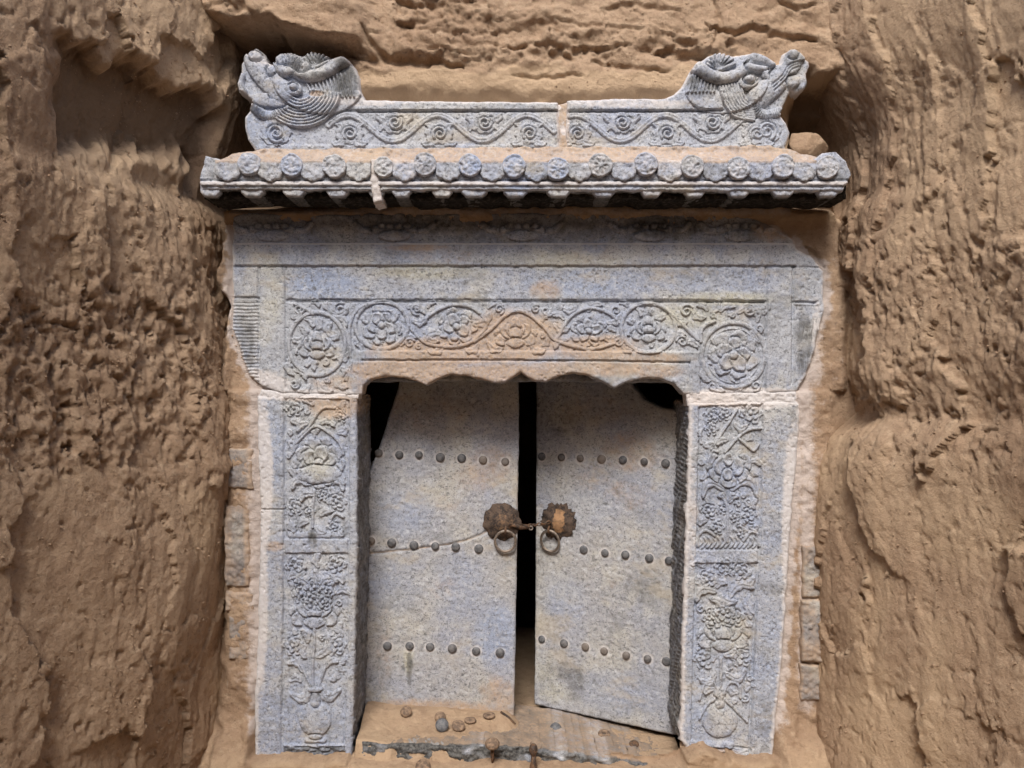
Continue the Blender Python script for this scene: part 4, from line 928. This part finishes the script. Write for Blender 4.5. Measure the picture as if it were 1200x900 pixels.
R = Relief(rough_outline([(651, 122), (668, 119), (669, 150), (672, 182), (646, 182), (652, 150)], 1.6, 59), flat_frame(.060), 1.2, .07, 3, .004, .003, 59); R.at['soil'][:] = .85; R.at['lime'] = .6*(fbm(R.PX/6, R.PY/9, 3) > .52)
tag(R.build('mortar_joint', 'stone', None, 'soil', .6), 'ochre mortar in the joint between the two ridge stones', 'mortar')

# ------------------------------------------------------------------ door leaves
def dome_mesh(r, h):
    prof = [(r, 0), (r*1.0, h*.25), (r*.86, h*.62), (r*.6, h*.88), (r*.3, h*.98), (.0001, h)]
    return lathe(prof, 14)
def leaf(side):
    if side == 'l':
        O = (-.345, .19, 0); ang = math.radians(-2)
        lab = 'left stone door leaf with a broken upper corner and a long crack'
        pl = [(472, 430), (607.5, 430), (608, 520), (606, 640), (604, 760), (602, 850), (420, 850), (418, 700), (418, 590), (430, 560), (443, 528), (455, 490), (466, 456)]
    else:
        O = (.43, .155, 0); ang = math.radians(22)
        lab = 'right stone door leaf standing ajar with a slanting bottom edge'
        pl = [(628, 430), (738, 430), (742, 452), (755, 468), (775, 478), (797, 481), (812, 480), (806, 700), (803, 863), (782, 860), (700, 842), (626, 826), (627, 700), (628, 560)]
    roll = math.radians(1.2 if side == 'l' else 2.0)
    # the right leaf swings inward from its right-hand pivot
    U = np.array([math.cos(ang), -math.sin(ang) if side == 'r' else 0.03, 0]); U[2] = 0; U /= np.linalg.norm(U)
    Wd = np.array([0, 0, 1.]); N = np.cross(U, Wd); N = -N if N[1] > 0 else N
    U2 = U*math.cos(roll)-Wd*math.sin(roll); W2 = Wd*math.cos(roll)+U*math.sin(roll)
    f = Frame(O, U2*S, -W2*S, N)
    t = thing('door_leaf', lab, 'door', (O[0], O[1], -.86), 'stone door leaves')
    R = Relief(rough_outline([f.px(*p) for p in pl], .7, 200), f, 1.6, .035, 2.5, .004, .0016, 201 if side == 'l' else 211)
    F = lambda x, y: f.px(x, y)
    if side == 'l':
        ck = [F(*p) for p in ((418, 650), (440, 648), (470, 645), (505, 641), (535, 636), (556, 630), (572, 622))]
        R.line(ck, 1.5, .006, True, 2.0)
        d, _ = pdist(R.PX, R.PY, resample(ck, 4), 6); R.at['soil'] = np.maximum(R.at['soil'], .9*np.clip(1-d/2.0, 0, 1))
        for a in ((570, 545, 45, 30, .45), (500, 840, 130, 22, .9), (585, 815, 26, 26, .6), (450, 760, 14, 60, .35), (560, 560, 34, 25, .42), (500, 480, 90, 30, .34), (520, 690, 30, 20, .3), (525, 590, 20, 14, .3)):
            x, y = F(a[0], a[1]); R.stain('soil', x, y, *a[2:])
        x, y = F(480, 780); R.stain('grime_shade', x, y, 4.5, 26, .62); x, y = F(479, 772); R.stain('yellow', x, y, 6, 20, .9)
        for a in ((470, 600, 40, 30, .5), (580, 740, 25, 40, .85), (540, 690, 40, 40, .4), (460, 690, 40, 30, .35)):
            x, y = F(a[0], a[1]); R.stain('blue', x, y, *a[2:])
        x, y = F(436, 600); R.stain('grime_shade', x, y, 12, 60, .3)
        rows = [(444, 531), (468, 533), (491, 533), (516, 536), (541, 537), (566, 539), (592, 541), (435, 634), (459, 636), (485, 639), (510, 640), (534, 641), (561, 643), (454, 757), (480, 757), (504, 758), (530, 760), (558, 763), (586, 765)]
        kc = (588, 611)
    else:
        for a in ((740, 530, 44, 30, .48), (690, 560, 30, 20, .3), (735, 580, 34, 22, .38), (700, 480, 60, 26, .32), (720, 680, 20, 15, .25)):
            x, y = F(a[0], a[1]); R.stain('soil', x, y, *a[2:])
        for a in ((660, 785, 30, 14, .45), (675, 800, 16, 26, .48), (745, 690, 40, 20, .36), (660, 500, 30, 26, .35), (640, 800, 12, 16, .35), (740, 700, 50, 8, .35)):
            x, y = F(a[0], a[1]); R.stain('grime_shade', x, y, *a[2:])
        for a in ((650, 812, 22, 14, .5), (640, 790, 16, 16, .4)):
            x, y = F(a[0], a[1]); R.stain('yellow', x, y, *a[2:])
        for a in ((690, 590, 40, 30, .4), (720, 810, 50, 26, .45), (660, 700, 30, 30, .35)):
            x, y = F(a[0], a[1]); R.stain('blue', x, y, *a[2:])
        rows = [(635, 535), (658, 536), (680, 537), (705, 538), (730, 539), (755, 541), (780, 543), (684, 644), (709, 648), (733, 650), (761, 654), (784, 657), (635, 749), (661, 754), (686, 758), (708, 763), (734, 768), (759, 772), (781, 775)]
        kc = (655, 610)
    for p in rows:                                 # pale ring of lime round each stud
        x, y = F(*p); R.stain('lime', x, y, 8.5, 8.5, .55); R.h -= .0016*np.exp(-((np.hypot(R.PX-x, R.PY-y)-6.5)/1.3)**2)
    R.build('door_slab', 'door', t, 'grime_shade', .55, 4, .003)
    # studs
    V, Fq = dome_mesh(5.6*S, 3.6*S); st0 = link_mesh('stud', V, Fq, 'stud')
    Mx = Matrix(((U2[0], -N[0], W2[0]), (U2[1], -N[1], W2[1]), (U2[2], -N[2], W2[2]))).to_4x4()
    rg = random.Random(4 if side == 'l' else 9)
    for k, p in enumerate(rows):
        o = st0 if k == 0 else st0.copy()
        if k: C.objects.link(o)
        o.parent = None; a, b = F(*p); w_ = Vector(f.to(a, b, .0))
        sc = rg.uniform(.88, 1.08)
        o.matrix_world = Matrix.Translation(w_) @ Mx @ Matrix.Diagonal((sc, rg.uniform(.7, 1.1), sc, 1))
        loc = o.location.copy(); o.parent = t; o.location = loc-t.location
    # iron knocker: lobed plate (> boss, ring)
    a, b = F(*kc); base = Vector(f.to(a, b, .0015))
    n = 48; V = []; Fq = []; prof = [(1.0, 0), (.97, .0025), (.80, .005), (.62, .010), (.42, .0165), (.22, .020), (.0001, .021)]
    for i, (rr, yy) in enumerate(prof):
        for k in range(n):
            an = 2*math.pi*k/n; lob = 1+(.09*abs(math.cos(an*4.5+.4)) if rr > .9 else .045*abs(math.cos(an*4.5+.4)))-.06
            jr = (rg.random()-.5)*(.24 if side == 'r' else .07) if rr > .9 else (rg.random()-.5)*.03
            q = rr*24*S*lob*(1+jr)
            if side == 'r' and .3 < rr < .9 and 0.6 < an < 2.2: yy2 = yy*.45
            else: yy2 = yy
            V.append((q*math.cos(an), -yy2-.0012*math.cos(an*9)*(rr > .55), q*math.sin(an)))
    for i in range(len(prof)-1):
        for k in range(n): Fq.append((i*n+k, i*n+(k+1) % n, (i+1)*n+(k+1) % n, (i+1)*n+k))
    V = np.array(V); sl_ = np.zeros(len(V))
    if side == 'r': sl_ = .55*((V[:, 0] > -.010) & (V[:, 0] < .020) & (np.hypot(V[:, 0], V[:, 2]) < .034)).astype(float)
    else: sl_ = .36*((V[:, 2] > -.02) & (V[:, 2] < .02) & (V[:, 0] > -.018) & (np.hypot(V[:, 0], V[:, 2]) < .034)).astype(float)
    kn = link_mesh('knocker_plate', V, np.array(Fq), 'knocker', {'soil': sl_})
    kn.matrix_world = Matrix.Translation(base) @ Mx; kn.parent = t; kn.location = base-t.location
    loop = link_mesh('knocker_loop', *torus(4.2*S, 1.5*S, 16, 7), 'iron')
    rng_ = link_mesh('knocker_ring', *torus((13.2 if side == 'l' else 12.6)*S, 1.75*S, 36, 8, 1.06 if side == 'l' else 1.16), 'ring')
    rc = (592, 633) if side == 'l' else (647, 633)
    lc = (592, 620) if side == 'l' else (647, 619)
    inv = (Matrix.Translation(base) @ Mx).inverted()
    aa, bb = F(*lc); loop.parent = kn; loop.matrix_local = Matrix.Translation(inv @ Vector(f.to(aa, bb, .021))) @ Matrix.Rotation(math.radians(90), 4, 'Z')
    aa, bb = F(*rc); rng_.parent = kn; rng_.matrix_local = Matrix.Translation(inv @ Vector(f.to(aa, bb, .017))) @ Matrix.Rotation(math.radians(14), 4, 'X')
    return f
def knocker_material():
    t = NT('rusted_plate')
    a = t.noise(70, 5, .68); b = t.noise(230, 4, .6)
    col = t.mix(t.rng(a, .38, .6), (.036, .030, .028), (.105, .075, .058))
    col = t.mix(t.math('MULTIPLY', t.rng(b, .52, .66), .4), col, (.22, .14, .09))
    col = t.mix(t.broken(t.attr('soil'), t.noise(90, 5, .7), .8), col, (.38, .225, .12))
    return t.done(col, .85, t.bump(b, .7, .002), .25, .1)
M['knocker'] = knocker_material()
FL = leaf('l'); FR = leaf('r')
# chain and hasp between the knockers
def chain():
    p0 = Vector(FL.to(*FL.px(596, 613), .024)); p1 = Vector(FR.to(*FR.px(649, 610), .026))
    t = thing('door_chain', 'short rusty iron chain joining the two door knockers', 'chain', (p0+p1)*.5)
    n = 9; me = link_mesh('chain_link', *torus(3.4*S, 1.1*S, 14, 6, .62), 'iron'); first = True
    dv = (p1-p0).normalized(); q = dv.to_track_quat('X', 'Z').to_matrix().to_4x4()
    for k in range(n):
        o = me if first else me.copy()
        if not first: C.objects.link(o)
        first = False
        u = (k+.5)/n; p = p0.lerp(p1, u)+Vector((0, 0, -.006*math.sin(math.pi*u)))
        o.matrix_world = Matrix.Translation(p) @ q @ Matrix.Rotation(math.radians(90*(k % 2)+20), 4, 'X')
        loc = o.location.copy(); o.parent = t; o.location = loc-t.location
    b = link_mesh('hasp', *tube([p0.lerp(p1, .05), p0.lerp(p1, .3)+Vector((0, 0, -.010)), p0.lerp(p1, .55)+Vector((0, 0, -.008))], [.0045, .006, .004]), 'iron'); part(b, t)
    pn = link_mesh('hasp_pin', *torus(2.3*S, .9*S, 14, 6), 'ring'); c = p0.lerp(p1, .52)+Vector((0, -.006, -.012)); pn.location = c; pn.parent = t; pn.location = c-t.location
chain()

# ------------------------------------------------------------------ threshold, drifted soil, fallen fittings
TH = lambda x: -.838-.062*np.clip((x+.36)/.76, 0, 1)
def soil_z(x, y):
    """top of the soil lying on the threshold, y = depth behind the gate face"""
    x = np.asarray(x, float); y = np.asarray(y, float)
    x, y = x+.02*(fbm(x*9+y*5, y*9-x*4, 96)-.5), y+.02*(fbm(x*8-y*6, y*8+x*5, 97)-.5); ra, rb = x*.8+y*.6, y*.8-x*.6
    heap = .030*np.exp(-((y-.17)/.075)**2)*(1-sst(-.02, .04, x))*(.7+.6*fbm(x*14, y*14, 90))
    return TH(x)+.004+heap+.008*(fbm(ra*17, rb*17, 91, 5)-.5)+.003*(fbm(ra*90+rb*20, rb*90, 92, 2)-.5)-.05*sst(.012, -.02, y+.03*(fbm(x*18, y*3, 95, 3)-.5))-.008*sst(.2, .4, y)*sst(-.04, .04, x)
def threshold():
    R = Relief(rough_outline([(424, 871.5), (500, 873.5), (606, 877), (700, 888), (802, 902), (806, 940), (420, 940)], 1.6, 230), flat_frame(.006), 1.6, .3, 3, .006, .003, 230)
    R.h += (fbm(R.PX/10, R.PY/5, 14, 4)-.5)*.022; R.at['grime_shade'] = (.95-.15*sst(600, 640, R.PX))*np.clip(fbm(R.PX/22, R.PY/10, 15)*1.6, 0, 1); R.at['soil'] = np.maximum(.9*sst(884, 892, R.PY-(R.PX-430)*.035), .2*sst(600, 640, R.PX))
    t = thing('threshold', 'rough stone threshold half buried in soil below the doors', 'threshold', (0, 0, -.95))
    R.build('threshold_block', 'stone', t, 'soil', .6)
    gx = np.arange(-.366, .412, .0035); gy = np.concatenate([np.arange(-.024, .36, .0035), np.arange(.36, 1.2, .02)])
    X, Y = np.meshgrid(gx, gy, indexing='ij'); Z = soil_z(X, Y)
    hat = np.maximum(np.exp(-((X+.165)/.09)**4), .8*np.exp(-((X-.235)/.07)**4))*np.exp(-((Y-.02)/.022)**4)*(fbm(X*40, Y*40, 94) > .42)
    ln = .5+.5*np.sin((X+.35*Y)*2*np.pi/.0125); Z += hat*(.0035*ln-.001)
    idx = np.arange(X.size).reshape(X.shape)
    Q = np.stack([idx[:-1, :-1].ravel(), idx[1:, :-1].ravel(), idx[1:, 1:].ravel(), idx[:-1, 1:].ravel()], 1)
    o = link_mesh('drifted_soil', np.stack([X.ravel(), Y.ravel(), Z.ravel()], 1), Q, 'earth', {'pale': .25+.35*fbm((X*9).ravel(), (Y*9).ravel(), 98), 'stone': (hat*(.55+.5*ln)).ravel()}); o['kind'] = 'stuff'; o['label'] = 'fine pale soil drifted over the threshold'
threshold()
def on_soil(px, py):
    d = np.array([(px-600)*S, D, (450-py)*S]); t = .9
    for _ in range(60):
        p = np.array([0, -D, 0])+d*t
        if p[2] <= float(soil_z(p[0], p[1])): break
        t += .004
    return Vector((p[0], p[1], float(soil_z(p[0], p[1]))))
G = 'fallen door fittings on the threshold'
def disc(px, py, r, tilt, label, mat='stud', dome=.35, yaw=0, hole=False, lift=0.):
    p = on_soil(px, py)
    prof = [(.0001, 0), (r*.9, 0), (r, r*.12), (r*.96, r*.26), (r*.7, r*(.2+dome)), (r*.35, r*(.28+dome)), (.0001, r*(.3+dome))]
    if hole: prof = [(r*.28, 0), (r*.9, 0), (r, r*.1), (r*.95, r*.24), (r*.6, r*.34), (r*.28, r*.26), (r*.27, 0)]
    V, Fq = lathe([(a*S, b*S) for a, b in prof], 20)
    o = link_mesh('fallen_stud', V, Fq, mat); tag(o, label, 'door stud', G)
    # axis -y turned up towards +z by 90-tilt degrees
    o.rotation_euler = (math.radians(-90+tilt), 0, math.radians(yaw)); o.location = p+Vector((0, 0, (.0+r*S*math.sin(math.radians(tilt))*.85)+lift))
disc(476, 840, 7.2, 55, 'brownish stud leaning in soil at the foot of the left door, leftmost of all', 'brown')
disc(516, 846, 7.0, 60, 'brown stud half hidden behind a paler grey stud on the threshold', 'brown')
disc(518, 857, 8.2, 62, 'grey domed stud leaning in front of a half hidden brown stud', 'stud', .2)
disc(537, 855, 8.4, 30, 'brown flat disc just right of the leaning grey domed stud', 'brown', .15, 20)
disc(551, 846, 7.6, 8, 'flat brown disc lying between two other discs near the left door', 'brown', .1)
disc(573, 842, 7.8, 8, 'flat disc with a hole lying close to the gap between the doors', 'brown', .05, 0, True)
disc(651, 858, 7.6, 40, 'thick pale grey stud lying in front of the door gap', 'stud', .6)
disc(708, 864, 7.8, 20, 'flat brown disc below the middle of the right door', 'brown', .15, 0, True)
disc(743, 875, 6.2, 20, 'small dark disc, rightmost of those on the threshold', 'iron', .1)
def nail_pair():
    p = on_soil(577, 880)
    c = Vector(flat_frame(.03).to(577-600+600, 870, 0))
    t = thing('fallen_nail', 'iron nail with a round head leaning on the broken front edge of the threshold', 'nail', c, G)
    V, Fq = lathe([(.0001, 0), (8.0*S, 0), (8.6*S, 2*S), (6*S, 4.5*S), (.0001, 5.2*S)], 18, .85); o = link_mesh('nail_head', V, Fq, 'brown'); o.location = (0, -.012, 0); o.rotation_euler = (math.radians(-35), 0, 0); o.parent = t
    o = link_mesh('nail_shank', *tube([(0, -.006, -.008), (0, -.004, -.035), (0, .004, -.05)], [.0045, .004, .002]), 'iron'); o.parent = t
    c = Vector(flat_frame(.05).to(625, 884, 0))
    t = thing('iron_pin', 'upright rusty iron pin with a knobbed head standing in front of the threshold', 'pin', c, G)
    o = link_mesh('pin_head', *tube([(0, 0, .024), (0, 0, .020), (0, 0, .010), (0, 0, .002), (0, 0, -.004)], [.004, .0085, .0105, .008, .005], 12), 'iron'); o.parent = t
    o = link_mesh('pin_shank', *tube([(0, 0, -.003), (.001, 0, -.016), (.0, 0, -.026), (-.001, 0, -.036), (-.002, .004, -.07)], [.0055, .0062, .0085, .0085, .006], 10), 'iron'); o.parent = t
    c = Vector(flat_frame(.045).to(496, 899, 0))
    V, Fq = lathe([(.0001, 0), (8.5*S, 0), (9*S, 2*S), (6*S, 4*S), (.0001, 5*S)], 18); o = link_mesh('fallen_stud', V, Fq, 'brown'); o.location = c; o.rotation_euler = (math.radians(-25), 0, 0)
    tag(o, 'brown round stud on the ground before the threshold, lowest of all the studs', 'door stud', G)
    a, b = on_soil(587, 838), on_soil(604, 850)
    tag(link_mesh('twig', *tube([a+Vector((0, 0, .004)), a.lerp(b, .5)+Vector((0, 0, .005)), b+Vector((0, 0, .003))], [.003, .0042, .002]), 'iron'), 'dark twig lying on the soil under the gap between the doors', 'twig')
    a, b = on_soil(602, 868), on_soil(616, 867)
    tag(link_mesh('small_nail', *tube([a+Vector((0, 0, .003)), b+Vector((0, 0, .003))], [.0022, .0018]), 'iron'), 'short dark nail lying near the front edge of the threshold', 'nail')
nail_pair()

# ------------------------------------------------------------------ brickwork beside the jambs, loose clods
def bricks(name, label, xy, sd, side):
    t = thing(name, label, 'brickwork', (((xy[0][0]+xy[0][2])/2-600)*S, -.0, -.7), 'brick packing beside the jambs')
    for k, (x0, y0, x1, y1, o_, soil) in enumerate(xy):
        R = Relief(rough_outline([(x0, y0), (x1, y0), (x1, y1), (x0, y1)], 2.6, sd+k, False, 4), flat_frame(o_), 1.4, .06, 4, .007, .004, sd+k); R.h += (fbm(R.PX/16, R.PY/16, sd+k, 4)-.5)*.006; R.at['soil'] = np.clip(fbm(R.PX/38, R.PY/45, sd+30+k, 3)*1.5-(.42 if side == 'l' else .62), 0, 1)
        R.rim('soil', 5, .75); R.at['soil'] = np.maximum(R.at['soil'], soil*1.0); R.at['soil'] = np.maximum(R.at['soil'], .9*sst(x1-14, x1, R.PX) if side == 'l' else .0)
        R.build('brick', 'brick', t, 'soil', .7, 3)
bricks('brick_packing', 'column of old grey bricks and mortar left of the left jamb', [(262, 526, 296, 572, .003, .36), (263, 592, 292, 688, .004, .30), (264, 694, 296, 716, .002, .8), (268, 722, 294, 772, .001, .40), (266, 776, 297, 806, -.004, .8)], 240, 'l')
bricks('brick_packing', 'column of old grey bricks right of the right jamb', [(941, 640, 966, 701, .012, .1), (940, 704, 964, 776, .014, .1), (939, 779, 962, 822, .010, .35)], 260, 'r')
def clodr(d, sd):
    rg = np.random.RandomState(sd); pl = rg.randn(11, 3); pl /= np.linalg.norm(pl, axis=1)[:, None]; off = rg.uniform(.62, 1.0, 11)
    q = pl @ d; r = 1.12
    for a, b in zip(q, off):
        if a > .05: r = min(r, b/a)
    return r+.10*(float(fbm(np.array(d[0]*3+sd+d[2]), np.array(d[1]*3+d[2]*2.3+5), sd, 4))-.5)
def clod(px, py, r, out, label, sd, sq=(1, .8, .7), mat='earth'):
    n = 22; V = []; Fq = []
    k_ = (D-out)/D; c = Vector(((px-600)*S*k_, -out, (450-py)*S*k_))
    for i in range(n+1):
        th = math.pi*i/n
        for j in range(2*n):
            ph = math.pi*j/n; d = np.array([math.sin(th)*math.cos(ph), math.sin(th)*math.sin(ph), math.cos(th)])
            w_ = clodr(d, sd)
            V.append(d*w_*r*S*np.array(sq))
    for i in range(n):
        for j in range(2*n): Fq.append((i*2*n+j, (i+1)*2*n+j, (i+1)*2*n+(j+1) % (2*n), i*2*n+(j+1) % (2*n)))
    o = link_mesh('earth_clod', np.array(V), np.array(Fq), mat, {'pale': np.full(len(V), .3)}); o.location = c
    tag(o, label, 'clod')
clod(946, 172, 24, .04, 'pale angular clod lodged between the right beast head and the eave end', 301, (1, .8, .75))

# ------------------------------------------------------------------ loose grit and crumbs of earth on the walls and floor
def grit():
    rs = np.random.RandomState(12); V = []; F = []; base = 0
    octa = np.array([(1, 0, 0), (-1, 0, 0), (0, 1, 0), (0, -1, 0), (0, 0, 1), (0, 0, -1)], float)
    of = np.array([(0, 2, 4), (2, 1, 4), (1, 3, 4), (3, 0, 4), (2, 0, 5), (1, 2, 5), (3, 1, 5), (0, 3, 5)])
    for name, cnt, lo, hi in (('earth_wall_back', 3600, .0014, .0048), ('earth_wall_left', 4200, .0014, .0052), ('earth_wall_right', 3600, .0014, .0048), ('drifted_soil', 350, .0010, .0032), ('ground', 900, .002, .006)):
        me = bpy.data.objects[name].data; co = np.empty(len(me.vertices)*3, np.float32); me.vertices.foreach_get('co', co); co = co.reshape(-1, 3)
        vis = np.where((co[:, 1] > -.75) & (co[:, 1] < .3) & (np.abs(co[:, 2]) < 1.0))[0]
        if name == 'earth_wall_back':
            px = 600+co[vis, 0]/S; py = 450-co[vis, 2]/S; vis = vis[(py < 112) | (px < 285) | (px > 962) | (py > 888)]
        k = rs.choice(vis, cnt*3); q = fbm(co[k, 0]*9+co[k, 1]*7, co[k, 2]*9, 99); k = k[q > .5][:cnt]
        for i in k:
            r = (lo+(hi-lo)*rs.rand()**4)*.85
            o = octa*rs.uniform(.6, 1.25, (6, 1))*np.array([1, 1, .8])*r
            a, b = rs.rand(2)*6.28; ca, sa, cb, sb = math.cos(a), math.sin(a), math.cos(b), math.sin(b)
            Rm = np.array([(ca, -sa, 0), (sa, ca, 0), (0, 0, 1)]) @ np.array([(1, 0, 0), (0, cb, -sb), (0, sb, cb)])
            V.append(o @ Rm.T+co[i]+rs.uniform(-.003, .003, 3)*np.array([1, .2, 1])); F.append(of+base); base += 6
    o = link_mesh('earth_crumbs', np.vstack(V), np.vstack(F), 'earth', {'pale': np.repeat(rs.rand(len(V))*.35, 6)}, False); o['kind'] = 'stuff'
    o['label'] = 'loose crumbs and grit of dry earth on the walls and floor'
grit()
